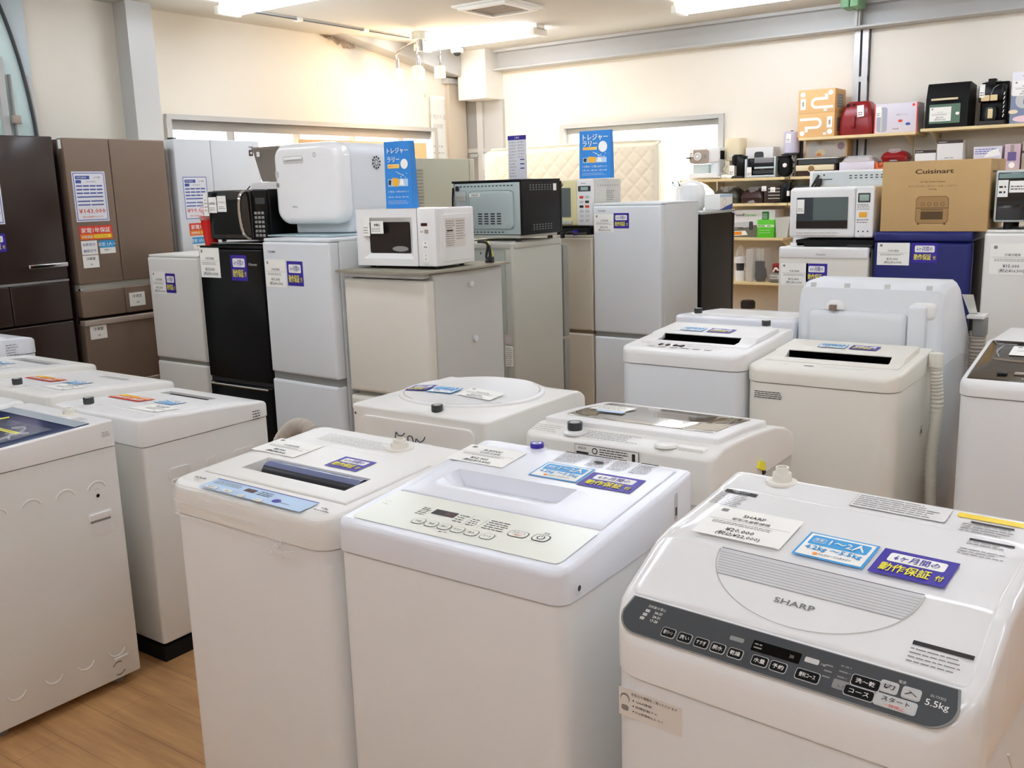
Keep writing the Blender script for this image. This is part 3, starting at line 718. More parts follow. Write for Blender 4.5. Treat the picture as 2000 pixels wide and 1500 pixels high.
price_card(EL, TP(-.002, .36, zE(.36) + .003, sl), .158, .1, 'ELSONIC', '全自動洗濯機', '¥12,000', '(税込¥13,200)')
blue_card(EL, TP(.232, .349, zE(.349) + .003, sl), .12, .082); purple_card(EL, TP(.356, .343, zE(.343) + .003, sl), .124, .074)

# ---- 3: washer dryer with dark panel, front right
w, d = .565, .475
SH = thing('washing_machine', 'white washer dryer with dark grey button panel and striped lid window, front right', 'washing machine', -.7392, 1.267, 0, w, d, -4.7)
cabinet(SH, w, d, .03, .829, 'body', .07, .03)
PS = [(0, .895), (.008, .9075), (.052, .944), (.06, .9475), (.165, 1.008), (.2, 1.018), (.375, 1.042), (.39, 1.046), (.45, 1.056), (.475, 1.052)]
zS = lerp_prof(PS)
g = G(); g.hf(-.002, w + .002, -.002, d, zS, 'gloss', r=.075, rb=.03, re=.02, zb=.831, ny=34, ly=(.008, .052, .165, .375, .39)); g.build('top_cover', SH)
def zlid(x, y):
    b = zS(y) + .005; e = min(x - .016, .549 - x, .4)
    return b - (.006 * (1 - e / .02) ** 2 if e < .02 else 0)
g = G(); g.hf(.018, .547, .056, .380, zlid, 'gloss', r=.012, rb=.025, re=.006, ny=30, nx=18, ly=(.165,), zb=None)
g.build('lid', SH)
g = G()                                                    # see-through striped window set in the lid
def onlid(x, y, e=.0012): return (x, y, zlid(x, y) + e)
cx, yt, a_, b_ = .289, .168, .163, .118
ns = 11
vs = []; fs = []; mm = []
rows_ = [yt - k * .0046 for k in range(ns)]
for k in range(ns - 1):
    ya, yb = rows_[k], rows_[k + 1]
    def xe(y): return a_ * math.sqrt(max(0, 1 - ((yt + .012 - y) / (b_ + .012)) ** 2))
    for (q0, q1, m_) in ((ya, ya - .0039 if k else ya - .0015, 'stripe' if k else 'ink'), (ya - .0039 if k else ya - .0015, yb, 'grey' if k % 3 else 'inkgrey') if k else (ya - .0015, yb, 'stripe')):
        n_ = len(vs); vs += [onlid(cx - xe(q0), q0), onlid(cx + xe(q0), q0), onlid(cx + xe(q1), q1), onlid(cx - xe(q1), q1)]; fs.append((n_, n_ + 3, n_ + 2, n_ + 1)); mm.append(m_)
g.add(vs, fs, mm)
vs = []; n = 30                                            # thin oval outline below the window
for j in range(n + 1):
    t_ = math.pi * j / n
    for s_ in (1, 1.012): vs.append(onlid(cx - a_ * s_ * math.cos(t_), yt - .004 - b_ * .82 * s_ * math.sin(t_), .0014))
g.add(vs, [(2 * j, 2 * j + 1, 2 * j + 3, 2 * j + 2) for j in range(n)], 'inklight')
g.build('lid_window', SH)
sl1 = math.atan2(.0605, .105)
g = G(); M_ = TP(0, .06, zlid(.28, .06), sl1); g.text(M_, .282, .050, 'SHARP', .0135, 'grey', .0012, bold=.03, sx=1.6); g.build('lid_badge', SH)
sl2 = math.atan2(.024, .175)
g = G()                                                    # control panel: dark plate on the front slope
sp = math.atan2(.0365, .044); M_ = TP(0, .008, .9078, sp)
pts = [(.03, .0565)] + [(.022 + .035 * (1 - math.cos(a)), .028 - .035 * math.sin(a)) for a in [math.pi / 2 * k / 8 for k in range(9)]]
pts += [(.543 - .035 * (1 - math.cos(a)), .028 - .035 * math.sin(a)) for a in [math.pi / 2 * k / 8 for k in range(8, -1, -1)]] + [(.537, .0565)]
g.poly([(x, y) for x, y in pts], .0014, .0034, 'grey', M_); g.poly([(.2825 + (x - .2825) * .987, .027 + (y - .027) * .95) for x, y in pts], .0034, .0042, 'panelgrey', M_)
z_ = .0047
def key(x, y, w_, h_, s_, dark=True, sub=None):
    g.rrect(M_, x - w_ / 2, y - h_ / 2, x + w_ / 2, y + h_ / 2, .004, 'lightgrey', z_); g.rrect(M_, x - w_ / 2 + .0011, y - h_ / 2 + .0011, x + w_ / 2 - .0011, y + h_ / 2 - .0011, .0035, 'black' if dark else 'keysilver', z_ + .0008)
    g.text(M_, x, y + (.003 if sub else 0), s_, .0078, 'paper' if dark else 'ink', z_ + .0014, bold=.012, width=w_ * .66)
    if sub: g.text(M_, x, y - .0055, sub, .0055, 'red', z_ + .0014, width=w_ * .5)
for x, s_ in zip((.116, .145, .174, .202, .231), ('槽クリーン', '洗い', 'すすぎ', '脱水', '乾燥')): key(x, .011, .0245, .0165, s_)
key(.270, .011, .026, .0165, '水量'); key(.299, .011, .026, .0165, '予約'); key(.343, .011, .036, .0175, '便利コース')
key(.421, .0265, .040, .0175, '洗～乾'); key(.417, .0095, .042, .0165, 'コース'); key(.4515, .0305, .025, .0175, '切', False); key(.481, .0305, .025, .0175, '入', False)
key(.4655, .0105, .056, .0185, 'スタート', False, '一時停止'); g.text(M_, .466, .043, '電源', .005, 'lightgrey', z_)
g.rrect(M_, .25, .024, .325, .041, .0015, 'blacksatin', z_); g.text(M_, .312, .032, '20', .007, 'grey', z_ + .0005); g.lines(M_, .253, .027, .268, .038, 2, 'grey', z_ + .0005)
g.rrect(M_, .331, .031, .352, .039, .002, 'lightgrey', z_); g.text(M_, .358, .034, '(1kg)', .004, 'lightgrey', z_); g.rrect(M_, .213, .030, .236, .037, .002, 'grey', z_)
g.lines(M_, .362, .014, .375, .04, 3, 'inkgrey', z_, seg=.01, fill=.25); g.lines(M_, .382, .02, .398, .045, 3, 'inkgrey', z_, seg=.01, fill=.25)
g.rrect(M_, .379, .006, .403, .02, .002, 'inkgrey', z_); g.text(M_, .391, .0105, '入り', .006, 'panelgrey', z_ + .0005)
g.text(M_, .08, .0445, '洗剤量/水量(L)', .0052, 'lightgrey', z_, bold=.01)
for k, s_ in enumerate(('34-37', '24-31', '17-20')):
    g.text(M_, .086 - k * .001, .0365 - k * .0072, s_, .0062, 'paper', z_, bold=.008); g.rrect(M_, .062 - k * .002, .034 - k * .0072, .070 - k * .002, .039 - k * .0072, .001, 'lightgrey', z_)
g.text(M_, .514, .036, 'ES-TX5DJ', .0048, 'lightgrey', z_); g.text(M_, .515, .025, '5.5kg', .0125, 'paper', z_, bold=.01, sx=1.15)
g.build('control_panel', SH)
g = G(); M_ = TP(.02, .300, zlid(.1, .300) + .0006, sl2)
g.rrect(M_, .012, .054, .075, .066, .001, 'ink', .0008); g.text(M_, .043, .062, '洗濯物の入れ方', .005, 'paper', .0012); g.text(M_, .043, .0572, 'ご注意ください', .004, 'paper', .0012)
g.lines(M_, .008, .0, .07, .052, 8, 'inkgrey', .0008, seg=.014, fill=.35)
M_ = TP(.440, .300, zlid(.5, .300) + .0006, sl2); g.rect(M_, .02, .052, .085, .058, 'ink', .0008); g.lines(M_, .02, .036, .08, .05, 2, 'inkgrey', .0008); g.lines(M_, .015, .0, .082, .024, 3, 'inkgrey', .0008, fill=.3)
M_ = TP(.45, .068, zlid(.5, .068) + .0006, sl1); g.rect(M_, .01, .027, .09, .034, 'ink', .0008); g.lines(M_, .01, -.004, .09, .024, 4, 'inkgrey', .0008, fill=.28)
M_ = TP(.245, .40, zS(.40) + .001, .15); g.rrect(M_, .005, -.004, .165, .05, .003, 'inklight', .0008); g.rrect(M_, .006, -.003, .164, .049, .003, 'gloss', .001); g.lines(M_, .01, 0, .15, .045, 6, 'inkgrey', .0014, seg=.02, fill=.35)
g.rect(M_, .175, .028, .275, .044, 'yellowband', .001); g.rect(M_, .2, .014, .265, .02, 'ink', .001); g.lines(M_, .19, -.02, .27, .012, 4, 'inkgrey', .001, seg=.016, fill=.35)
g.build('printed_notice', SH)
price_card(SH, frame(onlid(.060, .182, .007), (1, .03, 0), (-.06, 1, .155)), .158, .105, 'SHARP', '縦型洗濯乾燥機', '¥20,000', '(税込¥22,000)')
blue_card(SH, frame(onlid(.238, .187, .0045), (1, 0, 0), (-.03, 1, .145)), .114, .08); purple_card(SH, frame(onlid(.360, .186, .0045), (1, 0, 0), (-.03, 1, .145)), .112, .08)
inlet(SH, .106, .44, zS(.44) + .001, 'ivory', h=.028, r=.0145)
g = G(); M_ = FR(.03, .755, .002); g.rrect(M_, 0, 0, .118, .05, .001, 'paperdull', .0006)
g.disc(M_, .012, .032, .009, 'inkgrey', .001); g.disc(M_, .012, .030, .0075, 'paperdull', .0013); g.rrect(M_, .005, .01, .019, .02, .004, 'inkgrey', .001); g.text(M_, .067, .043, 'お役立ち情報をご覧いただけます', .0058, 'ink', .001, width=.085)
for k, s_ in enumerate(('Q&A情報', '故障診断ナビ', 'Web修理申込み など')): g.text(M_, .048 + k * .005, .032 - k * .0095, s_, .005, 'ink', .001, width=.03 + k * .012); g.disc(M_, .028, .032 - k * .0095, .0013, 'ink', .001)
g.build('information_sticker', SH)
g = G(); M_ = BK(0, 0, 0); g.tube([(w + .008, .18, .80), (w + .03, .28, .6), (w + .02, .33, .35), (w + .03, .36, .06)], .0022, 'ivory', 6); g.rbox(w + .012, w + .03, .20, .215, .66, .70, 'greenpale', .003, .003); g.build('earth_wire', SH)

# ---- 4: machine at the left edge, seen from its side
w, d = .522, .52
W1 = thing('washing_machine', 'white washing machine with dark blue glass lid at the left edge, side panel with grip', 'washing machine', -3.357, 1.204, 0, w, d, -.8)
cabinet(W1, w, d, .032, .826, 'bodyside', .02)
z1 = lerp_prof([(0, .865), (.03, .888), (.12, .898), (.5, .913), (.52, .911)])
g = G(); g.hf(-.002, w + .002, -.002, d, z1, 'white', r=.02, rb=.02, re=.006, zb=.828, hole=(.02, .508, .06, .445)); g.build('top_cover', W1)
g = G(); g.hf(.0215, .5065, .0615, .4435, lambda x, y: z1(y) + .002, 'deepblue', re=.003, nx=6, ny=8); 
g.rect(TP(.0215, .392, z1(.392) + .0026, .03), 0, 0, .485, .05, 'lidedge', .0006)
g.build('lid', W1)
g = G(); M_ = TP(.05, .10, z1(.1) + .004, .04); g.rect(M_, .0, .155, .36, .172, 'yellow', .001); g.rect(frame((.16, .36, z1(.36) + .0035), (-.35, -.9, -.03), (.9, -.35, 0)), 0, 0, .24, .02, 'yellow', .001)
for k in range(2): g.lines(M_, .01, .159, .35, .168, 1, 'ink', .0014, seg=.02)
g.build('warning_tape', W1)
g = G()
for k in range(9):
    a = random.random() * 6; x, y = .1 + .35 * random.random(), .09 + .2 * random.random()
    g.tube([(x, y, z1(y) + .006), (x + .05 * math.cos(a), y + .05 * math.sin(a), z1(y) + .01), (x + .09 * math.cos(a + .5), y + .07 * math.sin(a + .5), z1(y) + .006)], .004, 'plastic_clear', 6)
g.hf(.05, .47, .08, .34, lambda x, y: z1(y) + .006 + .002 * math.sin(x * 60) * math.sin(y * 45), 'film', re=.002, nx=18, ny=14)
g.build('plastic_wrap', W1)
inlet(W1, .311, .485, .912, 'ivory', h=.022, r=.016)
g = G(); g.lines(TP(.40, .44, .9135, .03), 0, 0, .06, .03, 3, 'inkgrey', .001); g.build('printed_notice', W1)
g = G(); dents(g, 1, w - .002, [(.435, .69, 1), (.329, .69, 1), (.22, .69, 1), (.115, .69, 1), (.437, .145, 0), (.326, .145, 0), (.219, .145, 0), (.1, .145, 0)])
M_ = SD(.435, .676, w - .0015); g.disc(M_, 0, 0, .006, 'black', .0009); g.ring(M_, 0, .017, .006, .008, 'lightgrey', .0009, a0=0, a1=180)
M_ = SD(.436, .069, w - .0015); g.ring(M_, 0, 0, .028, .03, 'bodyside', .003); g.ring(M_, 0, 0, .0215, .024, 'ink', .0015, a0=60, a1=150); g.ring(M_, 0, 0, .0215, .024, 'ink', .0015, a0=240, a1=330); g.disc(M_, -.005, .037, .002, 'black', .001)
g.rbox(w - .006, w + .001, .425, .475, .098, .108, 'bodyside', .003, .002)
g.build('pressed_side_panel', W1)
g = G(); vs = []; M_ = SD(.434, .583, w - .002)
g.rrect(M_, -.042, -.042, .042, .042, .006, 'white', .0012); g.rrect(M_, -.035, -.035, .035, .03, .004, 'body', .0018); g.rrect(M_, -.035, .006, .035, .016, .002, 'grey', .0022); g.rbox(w - .002, w + .006, .434 - .037, .434 + .037, .597, .620, 'white', .004, .003); g.build('carrying_grip', W1)  # grey strip paints the shadow along the top of the grip recess
g = G(); g.lines(SD(.47, .862, w + .002), 0, 0, .03, .018, 3, 'inkgrey', .001, seg=.01); g.build('rating_label', W1)

# generic machine seen small: body, cover, lid, slot, panel, cards
def mini(name_label, w, d, hs, ht_f, ht_b, place, lidm='white', slot=None, slotm='hole', step=0, cm='white', bm='body', r=.04, base=None, inl=None, panel=True, group=None, cat='washing machine', lidr=None, re=.012, brand=None, zf=.03):
    t = thing('washing_machine', name_label, cat, place['x'], place['y'], 0, place['w'], place['d'], place.get('yaw', 0), group)
    cabinet(t, w, d, zf, hs, bm, r)
    z = lerp_prof([(0, ht_f - .012), (.03, ht_f), (d - .04, ht_b), (d, ht_b - .003)])
    lr = lidr or (.03, w - .03, .12, d - .1)
    g = G(); g.hf(-.002, w + .002, -.002, d, z, cm, r=r + .005, rb=.025, re=re, zb=hs + .002, hole=lr, nx=12, ny=12); g.build('top_cover', t)
    g = G(); e = .0015
    g.hf(lr[0] + e, lr[1] - e, lr[2] + e, lr[3] - e, lambda x, y: z(y) + .003 + (step if slot and y > slot[3] - .0005 else 0), lidm, re=.004, nx=8, ny=8, hole=slot, zb=ht_f - .02 if step else None)
    if step: g.add([(slot[0] + .001, slot[3] - .002, z(slot[3]) - .006), (slot[1] - .001, slot[3] - .002, z(slot[3]) - .006), (slot[1] - .001, slot[3] - .002, z(slot[3]) + step), (slot[0] + .001, slot[3] - .002, z(slot[3]) + step)], [(0, 1, 2, 3)], slotm)  # black strip paints the shade of the gap under the raised lid
    if slot: g.add([(slot[0] + .001, slot[2] + .001, z(slot[2]) - .006), (slot[1] - .001, slot[2] + .001, z(slot[2]) - .006), (slot[1] - .001, slot[3] - .001, z(slot[3]) - .006), (slot[0] + .001, slot[3] - .001, z(slot[3]) - .006)], [(0, 1, 2, 3)], slotm)
    g.build('lid', t)
    sl = math.atan2(ht_b - ht_f, d - .07)
    if panel:
        g = G(); M_ = TP(0, .03, z(.03) + .0006, sl); 
        for k in range(6): g.rrect(M_, .10 + k * .05, .02, .13 + k * .05, .04, .006, 'inklight', .0012); g.rrect(M_, .1012 + k * .05, .0212, .1288 + k * .05, .0388, .005, cm, .0016)
        g.rrect(M_, .2, .05, .24, .066, .002, 'ink', .0012); g.lines(M_, .08, .048, .18, .07, 3, 'inklight', .0012, fill=.3); g.lines(M_, .26, .048, .42, .07, 3, 'inklight', .0012, fill=.3)
        if brand: g.text(M_, .07, .07, brand, .010, 'inkgrey', .0014, bold=.01)
        g.build('control_panel', t)
    if inl: inlet(t, inl[0], inl[1], z(inl[1]) + .001, 'white', 'darkgrey' if len(inl) < 3 else inl[2], .03, .014)
    t['_sl'] = sl
    return t, z, sl
def cards(t, z, sl, x, y, kind='pbp', s=1, dz=.0045):
    # a row of stickers on the lid: price card, blue card, purple card / orange card
    q = x
    for c in kind:
        M_ = TP(q, y, z(y) + dz, sl)
        if c == 'p': price_card(t, M_, .15 * s, .1 * s, '', '全自動洗濯機', '¥15,000', '(税込¥16,500)'); q += .155 * s
        elif c == 'b': blue_card(t, M_, .11 * s, .075 * s); q += .115 * s
        elif c == 'v': purple_card(t, M_, .11 * s, .075 * s); q += .115 * s
        elif c == 'o': orange_card(t, M_, .16 * s, .06 * s); q += .165 * s

# ---- left block, fronts away from the camera
def left_back(name_label, x1, hb=.879, **k):
    pl = rev(x1, 1.822, .548, .548)
    return mini(name_label, .548, .548, .784, hb - .03, hb + .004, pl, **k)
t, z, sl = left_back('white machine on a black stand behind the blue-lidded one, dark slot in its lid', -2.85, slot=(.15, .44, .115, .165), inl=(.38, .50), zf=.065, r=.02, bm='bodyside', lidr=(.03, .518, .10, .47), panel=False)
cards(t, z, sl, .30, .28, 'o', 1.25); cards(t, z, sl, .15, .25, 'b', .95); cards(t, z, sl, .06, .35, 'p', 1)
g = G(); g.poly([(0, 0), (.548, 0), (.548, .548), (0, .548)], 0, .055, 'blackmatte'); g.rbox(.02, .528, .02, .528, .05, .066, 'blackmatte', .01); g.build('stand_base', t)
g = G(); dents(g, 1, 0, [], ); 
for a, z_, w_ in ((.13, .66, .1), (.30, .66, .05), (.42, .66, .09)):   # pressed shapes on the side facing the aisle
    g.rbox(-.0015, .003, a - .05, a + w_ - .05, z_ - .02, z_ + .028, 'bodyside', .016, .0008, axis='x')
g.rrect(frame((-.001, .18, .59), (0, -1, 0), (0, 0, 1)), -.01, -.006, .01, .006, .005, 'inklight', .001); g.lines(frame((-.003, .06, .80), (0, -1, 0), (0, 0, 1)), -.02, -.02, .02, .02, 4, 'ink', .001, seg=.01)
g.build('pressed_side_panel', t)
g = G(); g.tube([(.44, .552, .62), (.46, .558, .5), (.40, .562, .3), (.42, .565, .12)], .006, 'grey', 8); g.rbox(.40, .52, .548, .553, .1, .74, 'sidegrey', .02, .001); g.build('rear_cord', t)
t, z, sl = left_back('white machine second from the aisle in the left block, with orange and blue cards', -3.42, hb=.905, slot=(.12, .30, .125, .16), slotm='grey', inl=(.30, .50), r=.02, cm='cream', lidr=(.03, .518, .09, .47), panel=False)
cards(t, z, sl, .29, .30, 'o', 1.25); cards(t, z, sl, .14, .28, 'b', .95); cards(t, z, sl, .05, .36, 'p', 1)
t, z, sl = left_back('white machine third from the aisle, with a grey see-through lid slot', -3.985, hb=.93, slot=(.08, .40, .12, .19), slotm='grey', inl=(.2, .5, 'ivory'), r=.02, cm='cream', lidr=(.03, .518, .09, .47), panel=False)
cards(t, z, sl, .32, .31, 'o', 1.1); cards(t, z, sl, .22, .25, 'b', .95); cards(t, z, sl, .1, .32, 'p', 1)
t, z, sl = mini('bluish white taller machine at the far left edge before the black refrigerator', .56, .56, .9, .98, 1.003, rev(-4.545, 1.84, .56, .56), inl=(.3, .5, 'white'), cm='bluewhite', bm='bluewhite', r=.02, panel=False)
g = G(); g.lines(frame((-.003, .12, .93), (0, -1, 0), (0, 0, 1)), -.03, -.03, .03, .03, 5, 'inkgrey', .002, seg=.01); g.rbox(.28, .50, .5, .555, .985, 1.0, 'bluewhite', .008); g.build('rear_cover', t)
t, z, sl = mini('white washing machine at the left edge beside the blue-lidded one', .53, .53, .83, .885, .915, dict(x=-3.93, y=1.2, w=.53, d=.53), r=.02)

# ---- middle block, backs to the camera
w, d = .57, .60
RO = thing('washing_machine', 'white washing machine with a round domed lid, its back with cable hooks showing', 'washing machine', **rev(-1.705, 2.24, w, d))
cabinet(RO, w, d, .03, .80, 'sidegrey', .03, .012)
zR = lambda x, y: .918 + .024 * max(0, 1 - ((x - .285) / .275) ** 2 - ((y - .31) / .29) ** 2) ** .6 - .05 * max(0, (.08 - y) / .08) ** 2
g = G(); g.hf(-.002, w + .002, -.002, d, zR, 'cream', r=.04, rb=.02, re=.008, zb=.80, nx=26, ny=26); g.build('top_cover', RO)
g = G(); n = 44; cx, cy = .285, .30
vs = []; fs = []
for k, (rr, hz) in enumerate(((.255, -.002), (.253, .005), (.243, .008), (.233, .004), (.1, .004), (.0001, .004))):
    for j in range(n): a = 2 * math.pi * j / n; x, y = cx + rr * math.cos(a), cy + rr * .96 * math.sin(a); vs.append((x, y, zR(x, y) + hz))
for k in range(5):
    for j in range(n): fs.append((k * n + j, k * n + (j + 1) % n, (k + 1) * n + (j + 1) % n, (k + 1) * n + j))
g.add(vs, fs, 'white'); 
for a0, a1 in ((200, 250), (285, 330), (20, 60)): g.add([(cx + r_ * math.cos(math.radians(a0 - 180 + (a1 - a0) * j / 10)), cy + .96 * r_ * math.sin(math.radians(a0 - 180 + (a1 - a0) * j / 10)), zR(cx + r_ * math.cos(math.radians(a0 - 180 + (a1 - a0) * j / 10)), cy + .96 * r_ * math.sin(math.radians(a0 - 180 + (a1 - a0) * j / 10))) + .0065) for j in range(11) for r_ in (.236, .241)], [(2 * j, 2 * j + 1, 2 * j + 3, 2 * j + 2) for j in range(10)], 'taupe')
g.build('round_lid', RO)
def zrl(y): return .9475
MR = frame((.46, .42, .9445), (-1, 0, -.02), (0, -1, .03)); purple_card(RO, frame((.50, .41, .934), (-1, 0, .10), (0, -1, .08)), .10, .07); blue_card(RO, frame((.39, .42, .944), (-1, 0, .03), (0, -1, .07)), .11, .07)
price_card(RO, frame((.26, .42, .947), (-1, 0, -.05), (0, -1, .06)), .14, .09, '', '全自動洗濯機', '¥19,000', '(税込¥20,900)')
inlet(RO, .22, .565, .912, 'white', 'darkgrey', .032, .014)
g = G(); M_ = BK(w, 0, d + .001)
def wire(M_, pts, m='grey', r=.0028): g.tube([tuple(M_ @ Vector((x, y, z))) for x, y, z in pts], r, m, 7)
wire(M_, [(.212, .79, .018), (.214, .835, .018), (.218, .85, .018), (.228, .842, .020), (.245, .843, .020), (.256, .852, .020)], 'panelgrey', .002)
wire(M_, [(.268, .815, .018), (.27, .842, .020), (.286, .844, .020), (.29, .825, .018)], 'panelgrey', .002)
wire(M_, [(.300, .815, .018), (.302, .838, .018), (.318, .83, .020), (.334, .838, .020), (.341, .85, .020)], 'panelgrey', .002); g.disc(M_, .025, .89, .004, 'darkgrey', .003); g.box(w - .012, w - .010, d, d + .001, .80, .905, 'grey')
g.rbox(.04, w - .05, d, d + .008, .5, .89, 'cream', .03, .004, axis='y'); g.rbox(.20, .45, d + .004, d + .014, .5, .825, 'fridgeside', .02, .004, axis='y')
g.build('rear_cover', RO)

w, d = .585, .64
A2 = thing('washing_machine', 'white washing machine with a big flat brown glass lid, its back facing the front row', 'washing machine', **rev(-.955, 2.2, w, d))
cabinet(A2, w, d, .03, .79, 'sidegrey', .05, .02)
zBp = lerp_prof([(0, .80), (.05, .862), (.10, .885), (.19, .908), (.39, .928), (.56, .936), (.64, .918)])
zB = lambda x, y: zBp(y)
g = G(); g.hf(-.002, w + .002, -.002, d, zB, 'cream', r=.05, rb=.025, re=.012, zb=.79, nx=14, ny=30, ly=(.05, .1, .19, .39, .56))
g.build('top_cover', A2)
g = G(); g.hf(.02, w - .02, .19, .56, lambda x, y: zBp(y) + .016, 'white', r=.03, rb=.01, re=.006, zb=.90, hole=None, nx=8, ny=12, ly=(.39,))
g.build('lid', A2)
g = G(); g.hf(.06, w - .055, .225, .50, lambda x, y: zBp(y) + .0175, 'brownglass', r=.015, rb=.015, re=.001, nx=4, ny=8, ly=(.39,)); g.build('lid_glass', A2)
g = G(); g.lines(frame((.40, .622, .9245), (-1, 0, 0), (0, -1, .22)), 0, 0, .18, .045, 5, 'inkgrey', .001, seg=.014, fill=.3)
g.lines(frame((.57, .622, .9245), (-1, 0, 0), (0, -1, .22)), 0, 0, .09, .045, 4, 'inklight', .001, seg=.014, fill=.3)
g.build('printed_notice', A2)
inlet(A2, .435, .60, .929, 'white', 'darkgrey', .03, .016)
g = G(); g.lathe([(0, 0), (.034, 0), (.03, .007), (.018, .009), (0, .01)], (.15, .60, .927), 'cream', 20); g.rbox(.035, .115, .585, .615, .922, .934, 'cream', .006); g.build('filter_cap', A2)
g = G(); M_ = BK(.41, .868, d + .0035); g.rect(M_, 0, 0, .20, .042, 'ink', .0004); g.rect(M_, .0012, .0012, .1988, .0408, 'cream', .0008)
g.text(M_, .025, .032, 'AQUA', .009, 'ink', .0012, bold=.01); g.rect(M_, .006, .016, .045, .022, 'ink', .0012); g.disc(M_, .065, .028, .009, 'ink', .0012); g.disc(M_, .065, .028, .006, 'cream', .0016); g.lines(M_, .08, .004, .17, .038, 5, 'ink', .0012, seg=.012, fill=.4); g.rect(M_, .18, .01, .19, .036, 'ink', .0012)
g.build('rating_label', A2)
g = G(); g.poly([(.29, .80), (.34, .82), (.33, .84), (.29, .825)], -.008, .0, 'yellow', Matrix(((0, 0, 1, 0), (1, 0, 0, 0), (0, 1, 0, 0), (0, 0, 0, 1)))); g.rbox(-.009, .002, .285, .30, .79, .802, 'ink', .002); g.build('side_tag', A2)
g = G(); M_ = frame((w - .07, .42, zBp(.42) + .0205), (-1, 0, 0), (0, -1, -.08)); g.rect(M_, .0, .03, .12, .12, 'paper', 0); g.lines(M_, .01, .04, .11, .11, 4, 'inklight', .001); g.rect(M_, .04, .0, .13, .03, 'skyblue', .001); g.build('price_card', A2)


# ---- right block, fronts to the camera
w, d = .55, .55
t, z, sl = mini('white machine with black lid slot and row of buttons, left one of the right-hand block', .53, .56, .903, .968, 1.0, dict(x=-1.888, y=3.392, w=.53, d=.56, yaw=-.5), slot=(.09, .43, .16, .235), step=.014, bm='fridge', inl=(.42, .52), r=.05, brand='Panasonic')
cards(t, z, sl, .13, .29, 'b', .9, .019); cards(t, z, sl, .25, .29, 'v', .95, .019)
g = G(); M_ = TP(0, .04, .971, sl)
for k in range(4): g.box(.14 + k * .032, .15 + k * .032, .075, .1, .972, .976, 'ink')
g.build('button', t)
t, z, sl = mini('ivory machine with a long dark lid slot and a white drain hose on its side', w, d, .876, .935, .957, dict(x=-1.346, y=3.383, w=w, d=d), lidm='ivory', slot=(.085, .47, .185, .24), step=.018, bm='ivory', cm='ivory', r=.06, panel=False)
cards(t, z, sl, .17, .31, 'b', .95, .023); cards(t, z, sl, .29, .31, 'v', .95, .023)
g = G(); M_ = TP(0, .035, .936, sl); g.text(M_, .13, .04, 'Tag', .012, 'inkgrey', .001); g.rrect(M_, .20, .035, .235, .043, .001, 'darkgrey', .001); g.lines(M_, .27, .03, .45, .045, 2, 'inklight', .001, fill=.3); g.build('control_panel', t)
g = G(); g.lines(FR(.04, .815, .001), 0, 0, .11, .03, 4, 'ink', .001, seg=.012, fill=.4); g.build('rating_label', t)
g = G(); g.tube([(w + .03, .44, .955), (w + .032, .45, .86), (w + .04, .46, .74), (w + .03, .465, .55), (w + .035, .46, .38), (w + .05, .45, .2), (w + .05, .45, .04)], .024, 'hosew', 12, ribs=16)
g.cyl((w + .03, .44, .955), (w + .03, .44, .905), .026, .028, 'hosew', 18); g.build('drain_hose', t)
g = G(); M_ = SD(.40, .66, w - .001); g.rrect(M_, -.02, -.02, .02, .02, .003, 'lightgrey', .001); g.rect(M_, -.012, -.01, .01, .004, 'darkgrey', .0015); g.build('side_hook', t)
t, z, sl = mini('white machine with shiny black see-through lid at the right edge', .56, .56, .90, .955, 1.015, dict(x=-.60, y=3.35, w=.56, d=.56), lidm='smokelid', cm='white', r=.05, lidr=(.018, .542, .03, .50), re=.02, panel=False)



RWM, z_rw, sl_rw = t, z, sl
price_card(t, TP(.10, .31, z(.31) + .005, sl), .19, .115, '', '全自動洗濯機', '¥28,000', '(税込¥30,800)')
g = G(); g.tube([(.06, .26, .985), (.2, .235, .984), (.5, .235, .985)], .006, 'chrome', 8); g.tube([(.07, .42, z(.42) + .006), (.06, .34, z(.34) + .01), (.075, .28, z(.28) + .006)], .0025, 'plastic_clear', 6)
for k in range(8): g.rbox(.10 + k * .05, .13 + k * .05, .08 + .01 * (k % 3), .11 + .012 * (k % 2), .967, .972, 'taupe' if k % 2 else 'ink', .004, .001)
g.build('lid_handle', t)
# machines behind, backs to the camera
t, z, sl = mini('bluish white machine behind the left machine of the right block, back to back', .56, .56, .93, .99, 1.02, rev(-1.375, 4.0, .56, .56), bm='bluewhite', cm='bluewhite', r=.03, inl=(.46, .52), panel=False)
t, z, sl = mini('white machine behind the black-lidded one, only its rounded back top showing', .56, .58, .88, .97, .985, rev(-.06, 3.97, .56, .58), r=.05, inl=(.2, .52, 'white'), panel=False)
g = G()
for x in (.10, .30, .46): g.rbox(x, x + .012, .575, .59, .86, .95, 'white', .004)
g.build('rear_cover', t)
# tall drum washer dryer from behind
w, d = .575, .70
DRM = thing('drum_washer_dryer', 'tall white drum washer dryer seen from behind with grey ribbed hose', 'washer dryer', **rev(-.79, 4.0, w, d))
g = G(); prof = [(0.03, .06), (0.0, .50), (.02, .80), (.10, .93), (.36, 1.165), (.42, 1.19), (.62, 1.188), (.665, 1.165), (.685, 1.10), (.69, .86), (.70, .84), (.70, .06)]
